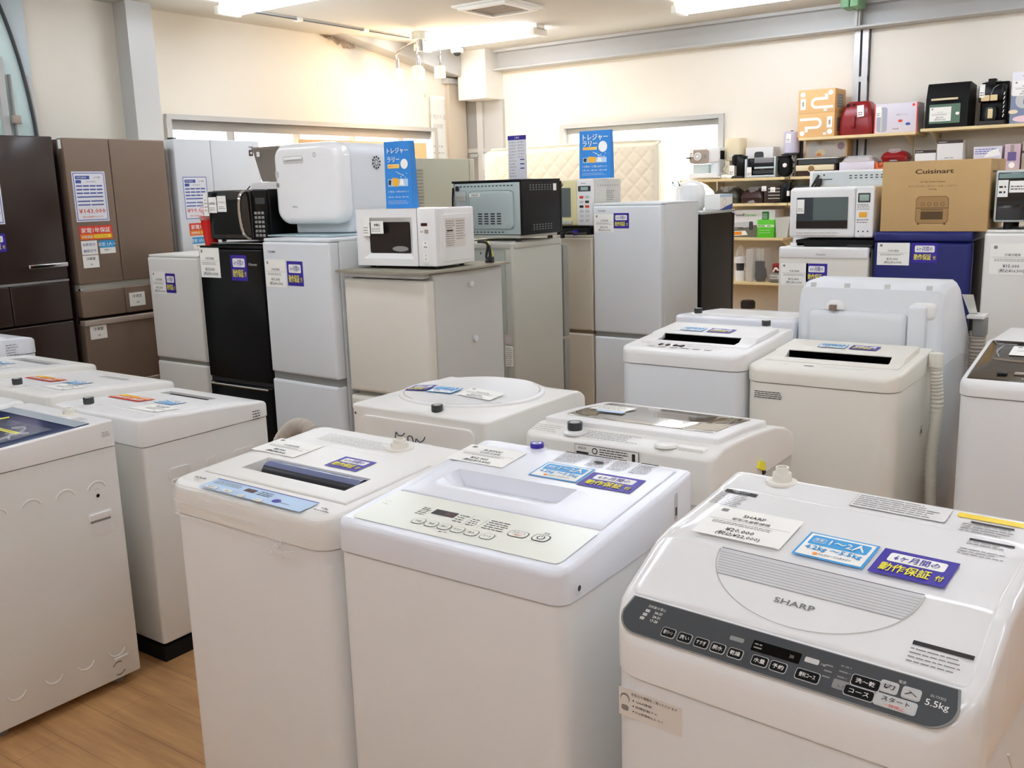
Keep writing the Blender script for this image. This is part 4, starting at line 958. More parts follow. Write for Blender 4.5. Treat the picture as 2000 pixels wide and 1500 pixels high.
# front is y=0 (far side); profile extruded over the width, edges rounded by three nested copies
n = len(prof); cy_ = sum(p[0] for p in prof) / n; cz_ = sum(p[1] for p in prof) / n
vs = []; secs = ((0, .955), (.006, .978), (.022, 1), (w - .022, 1), (w - .006, .978), (w, .955))
for x, k in secs: vs += [(x, .35 + (y - .35) * k, .6 + (z_ - .6) * (k if z_ > .6 else 1)) for y, z_ in prof]
fs = [tuple(range(n)), tuple(len(vs) - 1 - i for i in range(n))]
for a in range(len(secs) - 1):
    for i in range(n): fs.append((a * n + i, (a + 1) * n + i, (a + 1) * n + (i + 1) % n, a * n + (i + 1) % n))
g.add(vs, fs, 'fridge'); g.build('cabinet', DRM, ang=28)
g = G(); g.rbox(.13, w - .05, .60, .715, .83, 1.075, 'fridge', .03, .02, axis='x'); g.rbox(.055, .125, .62, .712, .83, 1.11, 'fridge', .02, .01, axis='x')
g.rbox(.02, .12, .55, .70, 1.05, 1.12, 'white', .03, .02); g.box(.15, w - .1, .695, .712, .795, .825, 'ink')
g.build('rear_cover', DRM)
g = G()
for x in (.06, .22, .38, .52): g.rrect(frame((x, .655, 1.172), (-1, 0, 0), (0, -.4, .9)), -.012, -.01, .012, .012, .003, 'lightgrey', .004)
g.build('cap', DRM)
g = G(); g.rbox(.405, .435, .700, .72, 1.078, 1.10, 'brown', .004); g.lathe([(0, 0), (.05, 0), (.045, .02), (.03, .035), (0, .04)], (.42, .66, 1.08), 'white', 20); g.build('water_inlet', DRM)
g = G()
for a, z_ in ((.09, .80), (.09, .73), (.09, .57), (.09, .42)): g.rect(BK(a, z_, .7015), -.008, -.003, .008, .003, 'ink', .001); g.disc(BK(a, z_ + .025, .7015), 0, 0, .004, 'ink', .001)
for x in (.28, .42): g.rect(BK(x, .85, .716), -.01, -.002, .01, .002, 'ink', .001)
g.build('rear_slot', DRM)
g = G(); g.tube([(.13, .708, .86), (.15, .73, .82), (.12, .735, .78), (.11, .72, .84), (.08, .73, .80), (.07, .74, .74), (.10, .73, .76)], .0025, 'greend', 6); g.rbox(.115, .14, .70, .72, .85, .885, 'white', .004); g.build('earth_wire', DRM)
g = G(); g.tube([(.50, .72, .86), (.515, .73, .80), (.505, .725, .74)], .012, 'brown', 8); g.build('hinge_arm', DRM)
g = G(); X_ = -.04
g.tube([(X_, .14, .94), (X_, .14, .83), (X_ - .002, .13, .72), (X_, .14, .60), (X_ + .01, .16, .5)], .036, 'hose', 12, ribs=16); g.rbox(X_ - .035, X_ + .02, .10, .175, .92, 1.0, 'grey', .015, .006); g.rbox(X_ - .03, .0, .08, .2, 1.0, 1.015, 'white', .006); g.build('drain_hose', DRM)
g = G(); g.tube([(.0, .02, .80), (.0, .28, .86), (.0, .69, .86)], .0012, 'white', 5); g.add([(-.03, .08, .985), (.0, .08, .985), (.0, .33, 1.12), (-.045, .33, 1.12)], [(0, 1, 2, 3)], 'paper'); g.build('side_seam', DRM)


# ================================================================ REFRIGERATORS
def fridge_body(t, w, d, h, m, side=None, dt=.06, z0=.03, r=.012, top=True):
    g = G(); g.rbox(0, w, dt, d, z0, h, side or m, r, .006); g.build('cabinet', t)
    for x in (.05, w - .05):
        g = G(); g.cyl((x, .1, 0), (x, .1, z0 + .01), .02, .02, 'darkgrey', 12); g.build('foot', t)
def door(t, x0, x1, z0, z1, m, dt=.055, e=.012, r=.008, name='door', label=None):
    g = G(); g.rbox(x0, x1, 0, dt, z0, z1, m, r, e, .002, axis='y'); return g.build(name, t, label=label)
def stick(t, spec, y=-.0006):
    for k, x, z, w, h in spec:
        M_ = FR(x, z, y)
        if k == 'p': price_card(t, M_, w, h, '', '冷凍冷蔵庫', '¥15,000', '(税込¥16,500)')
        elif k == 'v': purple_card(t, M_, w, h)
        elif k == 'b': blue_card(t, M_, w, h)
        elif k == 'o': orange_card(t, M_, w, h)
def badge(t, x, z, s, size=.014, m='ink', y=-.0006):
    g = G(); g.text(FR(x, z, y), 0, 0, s, size, m, .0008, bold=.02); g.build('badge', t)
def small(label, x, y, w, d, h, split, m='fridge', side='fridgeside', yaw=0, dt=.06, gap=.022, back_handle=True, gm='grey'):
    t = thing('refrigerator', label, 'refrigerator', x, y, 0, w, d, yaw)
    fridge_body(t, w, d, h - .012, side, dt=dt)
    g = G(); g.rbox(0, w, .01, d, h - .014, h, m, .008, .004); g.build('top_panel', t)
    door(t, 0, w, split + gap / 2, h - .016, m, dt - .006); door(t, 0, w, .05, split - gap / 2, m, dt - .006, name='freezer_door')
    g = G(); g.box(.004, w - .004, .012, dt, split - gap / 2 - .004, split + gap / 2 + .004, gm); g.build('door_gap', t)
    return t
# small white one at the left
t = small('short ivory two-door refrigerator standing before the brown one', -5.194, 3.488, .48, .50, 1.285, .645, 'cream', 'cream', gm='silverdark')
stick(t, [('p', .035, 1.05, .13, .135), ('v', .165, 1.06, .095, .115)])
# black one
t = small('glossy black refrigerator with microwave and red cup on top', -4.30, 3.195, .50, .50, 1.365, .655, 'blacksatin', 'black', gm='ink')
stick(t, [('p', .012, 1.20, .16, .155), ('v', .26, 1.19, .125, .13)]); badge(t, .43, 1.275, 'Hisense', .02, 'silver')
g = G(); g.tube([(.02, -.004, .632), (.48, -.004, .632)], .007, 'chrome', 8); g.build('handle_strip', t)
# white one under the dishwasher
T1 = small('white two-door refrigerator carrying the small dishwasher', -3.645, 3.072, .478, .55, 1.413, .752, 'fridge', 'fridgeside', -3, gap=.035)
badge(T1, .07, 1.352, 'TOSHIBA', .014, 'grey'); stick(T1, [('p', .015, 1.185, .15, .13), ('v', .175, 1.195, .115, .115)])
# cream one with microwave
CR = thing('refrigerator', 'old ivory refrigerator with microwave and rubber mat on top', 'refrigerator', -3.135, 3.09, 0, .49, .55, 0)
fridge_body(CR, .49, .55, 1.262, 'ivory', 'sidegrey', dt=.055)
g = G(); g.rbox(0, .462, .012, .06, 1.243, 1.266, 'fridge', .006, .006); g.build('top_panel', CR)
door(CR, 0, .49, .722, 1.236, 'ivory', .05, .016); door(CR, 0, .49, .05, .700, 'ivory', .05, .016, name='freezer_door')
g = G(); g.cyl((.495, .30, 1.20), (.505, .30, 1.20), .012, .012, 'white'); g.cyl((.495, .32, .95), (.503, .32, .95), .014, .014, 'fridge'); g.build('hinge_cap', CR)
o = G(); o.poly([(-.01, -.035), (.50, -.045), (.53, .28), (.515, .58), (.0, .57)], 0, .009, 'gridmat', Matrix.Rotation(0, 4, 'Z')); solo(o, 'rubber_mat', 'thin ridged grey mat between the ivory refrigerator and the white microwave', 'mat', -3.135, 3.09, 1.267, .49, .55)
# silver one, turned with its side and back to the camera
SV = thing('refrigerator', 'silver grey refrigerator turned away, carrying the big black oven', 'refrigerator', **rev(-3.158, 4.45, .50, .60))
g = G(); g.rbox(0, .50, .075, .60, .03, 1.29, 'silver', .012, .004); g.build('cabinet', SV)
g = G(); g.rbox(-.004, .504, .07, .604, 1.272, 1.312, 'silver', .03, .01); g.build('top_panel', SV)
g = G(); g.rbox(.30, .44, .598, .606, .05, 1.27, 'bluegrey', .004, .001, axis='z'); g.rbox(.05, .30, .598, .606, .05, 1.27, 'sagegrey', .01, .001); g.rect(BK(.22, 1.25, .606), -.004, -.006, .004, .006, 'ink'); g.build('rear_panel', SV)
door(SV, 0, .50, .70, 1.268, 'silverdark', .062, .01); door(SV, 0, .50, .05, .68, 'silverdark', .062, .01, name='freezer_door')
g = G(); M_ = BK(.065, .60, .607); g.rrect(M_, .0, .13, .058, .185, .006, 'pinkish', .002); g.disc(M_, .029, .158, .02, 'lightgrey', .004)
g.rect(M_, .0, .0, .056, .12, 'paper', .001); g.lines(M_, .004, .005, .052, .112, 9, 'inkgrey', .0015, seg=.01); g.build('rating_label', SV)
g = G(); g.rbox(.02, .46, .02, .5, 0, .002, 'paper', .002, .0004); solo(g, 'paper_sheet', 'white paper sheet lying on the silver refrigerator under the black oven', 'paper', -3.64, 4.47, 1.312, .49, .5, 3)
# beige one with the older microwave
BG = small('beige refrigerator with pale yellow microwave on top', -3.70, 5.40, .50, .55, 1.30, .665, 'beigefr', 'beigefr', gm='brown')
T2 = small('tall white two-door refrigerator standing free in the middle of the picture', -3.192, 5.407, .481, .56, 1.502, .658, 'fridge', 'fridgeside', .3, gap=.03)
badge(T2, .065, 1.455, 'TOSHIBA', .014, 'inkgrey'); stick(T2, [('p', .01, 1.32, .145, .115), ('v', .15, 1.345, .11, .095)])
# black one behind it
t = thing('refrigerator', 'glossy black refrigerator behind the tall white one', 'refrigerator', **rev(-2.70, 5.99, .48, .56))
g = G(); g.rbox(0, .48, .04, .56, .03, 1.405, 'black', .008, .004); g.build('cabinet', t); g = G(); g.rbox(0, .48, .0, .56, 1.405, 1.425, 'steel', .006, .004); g.build('top_panel', t); door(t, 0, .48, .05, 1.40, 'blacksatin', .036)
# row on the right
PA = small('ivory refrigerator with white microwave on a black tray on top', -1.885, 5.20, .483, .52, 1.252, .55, 'ivory', 'ivory')
g = G(); g.rbox(0, .483, -.006, .06, 1.19, 1.254, 'white', .01, .012, axis='y'); g.build('door_trim', PA)
badge(PA, .235, 1.215, 'Panasonic', .013, 'grey', -.007); stick(PA, [('p', .015, 1.045, .15, .12), ('v', .155, 1.065, .115, .1)])
BL = thing('refrigerator', 'dark blue refrigerator under the large brown carton', 'refrigerator', -1.379, 5.20, 0, .47, .55, 0)
fridge_body(BL, .47, .55, 1.318, 'navydark', dt=.06); door(BL, 0, .47, .6, 1.285, 'navy', .055, .02); door(BL, 0, .47, .05, .585, 'navy', .055, .02, name='freezer_door')
g = G(); g.rbox(-.003, .473, -.004, .5, 1.286, 1.336, 'navy', .02, .012); g.build('top_panel', BL)
stick(BL, [('p', .02, 1.165, .16, .115), ('v', .19, 1.18, .125, .1)])
SWF = small('white refrigerator at the right edge under the black microwave', -.855, 5.20, .50, .55, 1.345, .60, 'cream', 'cream')
stick(SWF, [('p', .03, 1.13, .2, .15)])
RB = thing('refrigerator', 'pale refrigerator hidden behind the ivory one, holding a silver-backed microwave', 'refrigerator', **rev(-1.42, 5.86, .62, .55))
g = G(); g.rbox(0, .62, .06, .55, .03, 1.375, 'fridge', .01, .005); g.build('cabinet', RB); door(RB, 0, .62, .05, 1.35, 'fridge', .054)

# ---- tall multi-door refrigerators along the left wall (fronts look to +x)
def tall(label, ya, yb, xf, h, m, sidem, gaps, dm):
    w = yb - ya; t = thing('refrigerator', label, 'refrigerator', xf, ya, 0, w, .70, 90)
    g = G(); g.rbox(0.0, w, .08, .70, .03, h - .01, sidem, .01, .004); g.build('cabinet', t)
    for x in (.05, w - .05):
        g = G(); g.cyl((x, .12, 0), (x, .12, .04), .02, .02, 'darkgrey', 12); g.build('foot', t)
    return t, w
BR = tall('brown six-door refrigerator with a 143,000 yen price sheet', 3.158, 3.832, -5.40, 1.98, 'brown', 'browndark', 0, 0); t, w = BR
door(t, 0, .288, 1.125, 1.975, 'brown', .07, .006); door(t, .292, w, 1.125, 1.975, 'brown', .07, .006)
DR_ = []
for a, b, c, d_ in ((0, .288, .925, 1.085), (.292, w, .925, 1.085), (0, w, .50, .885), (0, w, .06, .465)): DR_.append(door(t, a, b, c, d_, 'brown', .07, .006, name='drawer'))
g = G(); g.box(.01, w - .01, .02, .075, 1.083, 1.128, 'silver'); g.box(.0, .02, .0, .02, 1.088, 1.10, 'chrome'); g.build('door_gap', t)
for z_ in (.872, .468):
    g = G(); g.rbox(.0, w, -.012, .05, z_, z_ + .035, 'taupe', .006, .006); g.build('drawer_handle', t)
g = G(); g.box(.0, .012, .01, .05, 1.976, 1.982, 'white'); g.rect(frame((-.001, .05, 1.945), (0, -1, 0), (0, 0, 1)), 0, -.03, .03, .02, 'paper', .001); g.build('hinge_cap', t)
def big_sheet(t, x, z, w, h, price, y=-.001, sub=''):
    g = G(); M_ = FR(x, z, y); g.rect(M_, 0, 0, w, h, 'sheet', .0004); g.rect(M_, .008, .008, w - .008, h - .008, 'purplish', .0007); g.rect(M_, .012, .012, w - .012, h - .012, 'sheetin', .001)
    g.rect(M_, .02, h - .045, w * .52, h - .025, 'purplish', .0013); g.text(M_, w * .28, h - .035, 'MITSUBISHI', .012, 'paper', .0016); g.text(M_, w * .75, h - .035, '2017年製', .011, 'ink', .0013)
    g.rect(M_, .02, h - .068, .055, h - .05, 'purplish', .0013); g.text(M_, w * .55, h - .06, 'MR-WX48C-BR', .009, 'ink', .0013)
    for r_ in range(3):
        for c_ in range(4): g.rect(M_, .02 + c_ * (w - .04) / 4, h - .088 - r_ * .021, .015 + (c_ + 1) * (w - .04) / 4, h - .080 - r_ * .021, 'purplish', .0013)
    for r_, cc in ((3, 1), (4.2, 2), (5.2, 2)):
        for c_ in range(cc): g.rect(M_, .02 + c_ * (w - .04) / cc, h - .088 - r_ * .021, .014 + (c_ + 1) * (w - .04) / cc, h - .081 - r_ * .021, 'purplish', .0013)
    g.text(M_, w * .5, .060, price, .036, 'red', .0013, width=w * .80, bold=.01); g.text(M_, w * .5, .027, sub, .012, 'red', .0013, width=w * .62)
    return g.build('price_sheet', t)
big_sheet(t, .028, 1.492, .212, .292, '¥143,000', sub='(税込価格¥130,000)')
orange_card(t, FR(.035, 1.385, -.001), .214, .082)
def note(t, x, z, w, h, rows, y=-.001, band=None, m='ink'):
    g = G(); M_ = FR(x, z, y); g.rect(M_, 0, 0, w, h, 'paper', .0006)
    if band: g.rect(M_, 0, h * .45, w, h, band, .001); g.text(M_, w * .5, h * .72, rows[0], h * .32, 'paper', .0014, bold=.02); g.text(M_, w * .5, h * .28, rows[1], h * .2, m, .0014)
    else:
        k = len(rows)
        for i, s_ in enumerate(rows): g.text(M_, w * .5, h * (1 - (i + .6) / (k + .2)), s_, h * .55 / (k + .3), m, .0014, width=min(w * .8, len(s_) * h * .26))
    return g.build('notice_card', t)
note(t, .038, 1.298, .103, .082, ['自動製氷', '機能付き'], m='purplish'); note(t, .155, 1.298, .103, .078, ['目安 3人～', '400L～'], band='cardblue')
note(t, .038, 1.22, .103, .074, ['冷蔵室', '→']); note(DR_[1], .315, .96, .11, .085, ['冷凍室', '→']); note(DR_[2], .030, .79, .11, .085, ['冷凍室', '→'])
# white one beside it
WT, w = tall('white tall refrigerator by the window with a price sheet on its door', 3.902, 4.598, -5.40, 1.992, 'white', 'cream', 0, 0); t = WT
door(t, 0, .283, 1.05, 1.987, 'fridge', .07, .006); door(t, .287, w, 1.05, 1.987, 'fridge', .07, .006); door(t, 0, w, .5, 1.03, 'fridge', .07, .006, name='drawer'); door(t, 0, w, .06, .48, 'fridge', .07, .006, name='drawer')
big_sheet(t, .035, 1.47, .20, .285, '¥99,000', sub='(税込価格¥90,000)'); orange_card(t, FR(.06, 1.37, -.001), .21, .08); note(t, .075, 1.28, .10, .078, ['目安 3人～', '400L～'], band='cardblue')
badge(t, .62, 1.945, 'SHARP', .013, 'ink'); g = G(); g.rrect(FR(.60, 1.885, -.001), 0, 0, .035, .04, .003, 'browndark', .001); g.disc(FR(.6175, 1.905, -.001), 0, 0, .009, 'lightgrey', .002); g.build('emblem', t)
g = G(); g.box(-.0, .04, .02, .06, 1.987, 1.995, 'ink'); g.build('hinge_cap', t)
# black glass one at the far left
t, w = tall('glossy dark brown refrigerator at the far left with a long bright handle', 2.44, 3.095, -5.40, 1.985, 'blackglass', 'browndark', 0, 0)
door(t, 0, w, 1.17, 1.98, 'darkbrown', .07, .006); 
for a, b, c, d_ in ((0, .30, .93, 1.155), (.305, w, .93, 1.155), (0, w, .5, .92), (0, w, .06, .48)): door(t, a, b, c, d_, 'darkbrown', .07, .006, name='drawer')
g = G(); g.tube([(.42, -.004, 1.255), (.42, -.028, 1.255)], .006, 'chrome', 8); g.rbox(.41, w - .01, -.036, -.016, 1.243, 1.268, 'chrome', .008, .005); g.build('door_handle', t)
g = G(); g.box(.0, w, -.002, .06, 1.156, 1.169, 'grey'); g.build('door_gap', t)
big_sheet(t, .145, 1.50, .18, .28, '¥98,000', sub='(税込価格)'); purple_card(t, FR(.19, 1.35, -.001), .125, .1)
# sage green refrigerator near the corner, its side to the camera
t = thing('refrigerator', 'tall grey-green refrigerator near the corner, its side panel showing', 'refrigerator', **rev(-5.20, 6.02, .65, .78))
g = G(); g.rbox(0, .65, .08, .78, .03, 1.875, 'palegreen', .008, .004); g.build('cabinet', t)
door(t, 0, .65, .7, 1.875, 'silver', .072); door(t, 0, .65, .05, .69, 'silver', .072, name='freezer_door')
g = G()
for k in range(13): g.rbox(-.003, .001, .70, .78, 1.46 + k * .026, 1.475 + k * .026, 'silverdark', .003, .001, axis='x')
g.build('side_grille', t); g = G(); g.rbox(-.006, .002, .02, .035, 1.45, 1.62, 'silverdark', .004, .002); g.build('door_handle', t)
# hidden carrier behind the black one
t = small('white refrigerator hidden in the second row behind the dishwasher, back to back', -5.00, 4.12, .55, .55, 1.565, .7, 'fridge', 'fridgeside')

# ================================================================ THINGS ON THE REFRIGERATORS
# black microwave
MB_ = thing('microwave_oven', 'black microwave with curved chrome handle and three small notes', 'microwave', -4.20, 3.21, 1.3825, .44, .34, 0)
def micro(t, w, d, h, case, front, doorw, zf=.012):
    g = G(); g.rbox(.0, w, .025, d, zf, h, case, .012, .006); g.build('case', t)
    for x in (.04, w - .04):
        for y in (.05, d - .05): g = G(); g.cyl((x, y, 0), (x, y, zf + .004), .012, .012, 'darkgrey', 10); g.build('foot', t)
    g = G(); g.rbox(0, doorw, 0, .024, zf + .004, h - .003, front, .01, .006, .001, axis='y'); return g.build('door', t)
micro(MB_, .44, .34, .262, 'black', 'blackglass', .335)
g = G(); g.rbox(.34, .44, 0, .024, .016, .259, 'blacksatin', .008, .005, .001, axis='y'); M_ = FR(.34, 0, 0)
for r_ in range(6):
    for c_ in range(3): g.rrect(M_, .015 + c_ * .026, .03 + r_ * .022, .035 + c_ * .026, .043 + r_ * .022, .003, 'grey', .001); 
g.rrect(M_, .03, .19, .10, .22, .003, 'darkgrey', .001); g.build('control_panel', MB_)
g = G(); g.tube([(.30, -.004, .255), (.296, -.035, .225), (.295, -.042, .14), (.306, -.035, .05), (.318, -.004, .02)], .010, 'chrome', 10); g.build('door_handle', MB_)
g = G(); g.rrect(FR(0, 0, 0), .03, .04, .255, .215, .006, 'black', .001); g.build('window', MB_)
for x, z_, w_, h_, s_ in ((-.035, .135, .04, .115, ''), (.0, .15, .07, .08, '本体電圧'), (.076, .155, .07, .08, 'フラット')):
    g = G(); M_ = FR(x, z_, -.0015); g.rect(M_, 0, 0, w_, h_, 'paper', .0006); 
    if s_: g.text(M_, w_ / 2, h_ * .6, s_, .013, 'ink', .001, bold=.01, width=w_ * .7); g.lines(M_, .012, .012, w_ - .01, .03, 2, 'inkgrey', .001)
    else: g.lines(M_, .008, .02, w_ - .008, .09, 4, 'inkgrey', .001, seg=.01)
    g.build('notice_card', MB_)
g = G()
for z_ in (0, .010): g.rbox(-.02, .455, .0, .34, z_, z_ + .005, 'chrome' if z_ else 'blacksatin', .01, .002)
solo(g, 'oven_rack_tray', 'low shiny black tray under the black microwave', 'tray', -4.20, 3.21, 1.366, .46, .34)
# red cup bundle in plastic
t = thing('wrapped_accessory', 'translucent red cup wrapped in crinkled clear plastic beside the black microwave', 'kitchen accessory', -4.315, 3.20, 1.366, .11, .11)
g = G(); g.lathe([(0, 0), (.033, 0), (.048, .145), (.052, .15), (.047, .151), (.031, .004), (0, .004)], (.05, .06, 0), 'redclear', 24); g.build('cup', t)
g = G(); random.seed(3); vs = []; n = 18; rows = 9
for k in range(rows + 1):
    for j in range(n):
        a = 2 * math.pi * j / n; rr = (.045 + .012 * math.sin(k * 1.3) - .002 * k) * (1 + .18 * (random.random() - .5)); vs.append((.05 + rr * math.cos(a), .06 + rr * math.sin(a), .12 + k * .013 + .01 * random.random()))
g.add(vs, [(k * n + j, k * n + (j + 1) % n, (k + 1) * n + (j + 1) % n, (k + 1) * n + j) for k in range(rows) for j in range(n)], 'plastic_clear'); g.lathe([(0, 0), (.03, .01), (.034, .03), (.02, .05), (0, .055)], (.05, .05, .155), 'pink', 14); g.build('plastic_wrap', t, ang=20)
# dishwasher
DW = thing('dishwasher', 'rounded white tabletop dishwasher on the white refrigerator', 'dishwasher', -3.725, 3.27, 1.425, .43, .44, 4)
g = G(); g.rbox(0, .43, .05, .44, .06, .427, 'fridge', .07, .02, axis='y', n=8); g.rbox(.04, .40, .06, .43, 0, .10, 'fridge', .02, .01); g.build('case', DW)
g = G(); g.rbox(-.002, .432, -.03, .048, .045, .43, 'gloss', .075, .04, .004, axis='y', n=8, ne=6); g.build('door', DW)
g = G(); M_ = FR(.1, .345, -.031); g.rrect(M_, -.03, -.022, .115, .028, .006, 'gloss', .0006); g.rrect(M_, -.022, -.012, .108, .024, .008, 'lightgrey', .0012); g.rbox(.085, .20, -.038, -.028, .35, .363, 'gloss', .004, .004); g.build('door_handle', DW)
g = G(); M_ = FR(0, 0, -.0312); g.text(M_, .135, .13, 'SiROCA', .009, 'grey', .001, bold=.02); g.rrect(M_, .02, .27, .042, .30, .002, 'lightgrey', .001); g.rrect(M_, .022, .225, .04, .245, .004, 'grey', .001); g.ring(M_, .28, .37, .008, .012, 'lightgrey', .001); g.disc(M_, .02, .37, .004, 'grey', .001); g.build('door_print', DW)
g = G(); M_ = SD(.24, .33, .431)
for k in range(10): g.ring(M_, 0, 0, .022, .032, 'ink', .0012, a0=k * 36, a1=k * 36 + 22, n=4)
for k in range(8): g.ring(M_, 0, 0, .010, .017, 'ink', .0012, a0=k * 45, a1=k * 45 + 24, n=4)
g.build('side_vent', DW)
g = G(); g.rbox(.02, .50, -.0, .46, 0, .008, 'bluegrey2', .004, .002); mat('bluegrey2', '#a9bcc0', .4); solo(g, 'support_board', 'thin pale grey board between dishwasher and refrigerator', 'board', -3.77, 3.20, 1.4145, .43, .44, -2)
# things behind the dishwasher
t = thing('storage_bin', 'grey tapered storage bin seen behind the dishwasher', 'bin', -4.96, 4.17, 1.70, .24, .22); g = G()
vs = []
for z_, e in ((0, .03), (.19, 0), (.205, -.008), (.215, -.002)): vs += [(e, e, z_), (.24 - e, e, z_), (.24 - e, .22 - e, z_), (e, .22 - e, z_)]
g.add(vs, [(k * 4 + j, k * 4 + (j + 1) % 4, k * 4 + 4 + (j + 1) % 4, k * 4 + 4 + j) for k in range(3) for j in range(4)] + [(3, 2, 1, 0), (12, 13, 14, 15)], 'binbrown'); g.build('bin_body', t); g = G(); g.rrect(FR(.05, .155, -.004), 0, 0, .03, .03, .002, 'paper', .012); g.build('tag', t)
t = thing('microwave_oven', 'white microwave mostly hidden behind the dishwasher', 'microwave', -4.985, 4.15, 1.566, .46, .33); micro(t, .46, .33, .132, 'white', 'white', .36)
g = G(); g.tube([(-.005, .0, .11), (-.03, -.02, .07), (-.01, -.03, .03)], .004, 'black', 7); g.build('power_cord', t)
g = G(); g.tube([(0, 0, 0.02), (.05, .02, .03), (.09, -.01, .02), (.13, .01, .03)], .018, 'plastic_clear', 8); solo(g, 'plastic_bag', 'crumpled clear plastic bag beside the grey bin', 'plastic bag', -4.70, 4.17, 1.70, .1, .1)
# white microwave on the mat
MW = thing('microwave_oven', 'small white microwave with dark window on the ivory refrigerator', 'microwave', -3.105, 3.16, 1.2765, .445, .30, 3)
g = G(); g.rbox(0, .445, .03, .30, .012, .262, 'gloss', .014, .008); g.build('case', MW)
for x in (.04, .40):
    for y in (.06, .25): g = G(); g.cyl((x, y, 0), (x, y, .016), .012, .012, 'darkgrey', 10); g.build('foot', MW)
g = G(); 
o_, i_ = (.0, .345, .014, .263), (.035, .318, .045, .225); vs = [(o_[0], .005, o_[2]), (o_[1], .005, o_[2]), (o_[1], .005, o_[3]), (o_[0], .005, o_[3]), (i_[0], .005, i_[2]), (i_[1], .005, i_[2]), (i_[1], .005, i_[3]), (i_[0], .005, i_[3]), (.062, .022, .068), (.295, .022, .068), (.295, .022, .205), (.062, .022, .205)]
g.add(vs, [(0, 1, 5, 4), (1, 2, 6, 5), (2, 3, 7, 6), (3, 0, 4, 7), (4, 5, 9, 8), (5, 6, 10, 9), (6, 7, 11, 10), (7, 4, 8, 11)], 'gloss'); g.box(0, .345, .0055, .03, .014, .0145, 'gloss'); g.box(0, .345, .005, .032, .262, .263, 'gloss'); g.box(0, .001, .005, .032, .014, .263, 'gloss'); g.build('door', MW)
g = G(); g.rrect(FR(0, 0, .0215), .062, .068, .295, .205, .01, 'window_dark', 0); g.disc(FR(0, 0, .0215), .235, .088, .045, 'grey', .0005, ry=.012); g.build('window', MW)
g = G(); g.rbox(.347, .445, .003, .03, .014, .263, 'gloss', .006, .004, .001, axis='y'); M_ = FR(.347, 0, .003)
g.rect(M_, .022, .187, .056, .2, 'led', .001); g.rect(M_, .04, .155, .06, .172, 'taupe', .001); g.text(M_, .025, .163, '解凍', .008, 'purplish', .001)
for z_, s_ in ((.115, '強'), (.098, '解凍'), (.062, '分'), (.045, '秒')): g.rrect(M_, .028, z_ - .008, .056, z_ + .008, .003, 'paper', .001); g.text(M_, .042, z_, s_, .009, 'ink', .0015)
g.text(M_, .045, .024, 'IMB-T174', .005, 'inkgrey', .001); g.build('control_panel', MW)
g = G(); g.rbox(.443, .4475, .05, .27, .03, .235, 'gloss', .02, .002, axis='x'); M_ = SD(.07, .09, .448); g.rect(M_, 0, 0, .15, .125, 'paperdull', .0006); g.lines(M_, .005, .005, .07, .118, 12, 'inkgrey', .001, seg=.01); g.lines(M_, .08, .03, .145, .118, 8, 'inkgrey', .001, seg=.008); g.rect(M_, .01, .07, .055, .076, 'ink', .0014); g.build('side_label', MW)
for x, z_, w_, h_, s_ in ((.04, .145, .042, .085, ''), (.088, .155, .072, .056, '本電圧')):
    g = G(); M_ = FR(x, z_, .002); g.rect(M_, 0, 0, w_, h_, 'paper', .0006); g.lines(M_, .006, .008, w_ - .008, h_ * .5, 3, 'inkgrey', .001, seg=.01)
    if s_: g.text(M_, w_ / 2, h_ * .68, s_, .012, 'ink', .001, bold=.02)
    g.build('notice_card', MW)
g = G(); g.tube([(.43, .34, .10), (.47, .36, .09), (.455, .37, .03), (.48, .35, .012), (.46, .36, .01), (.475, .37, .03), (.465, .38, .08), (.485, .36, .06), (.475, .37, .012)], .006, 'ink', 8); g.tube([(.465, .37, .10), (.48, .385, .04), (.465, .385, .01)], .004, 'yellow', 6); g.rbox(.462, .495, .36, .38, .003, .03, 'ink', .006); g.build('power_cord', MW)
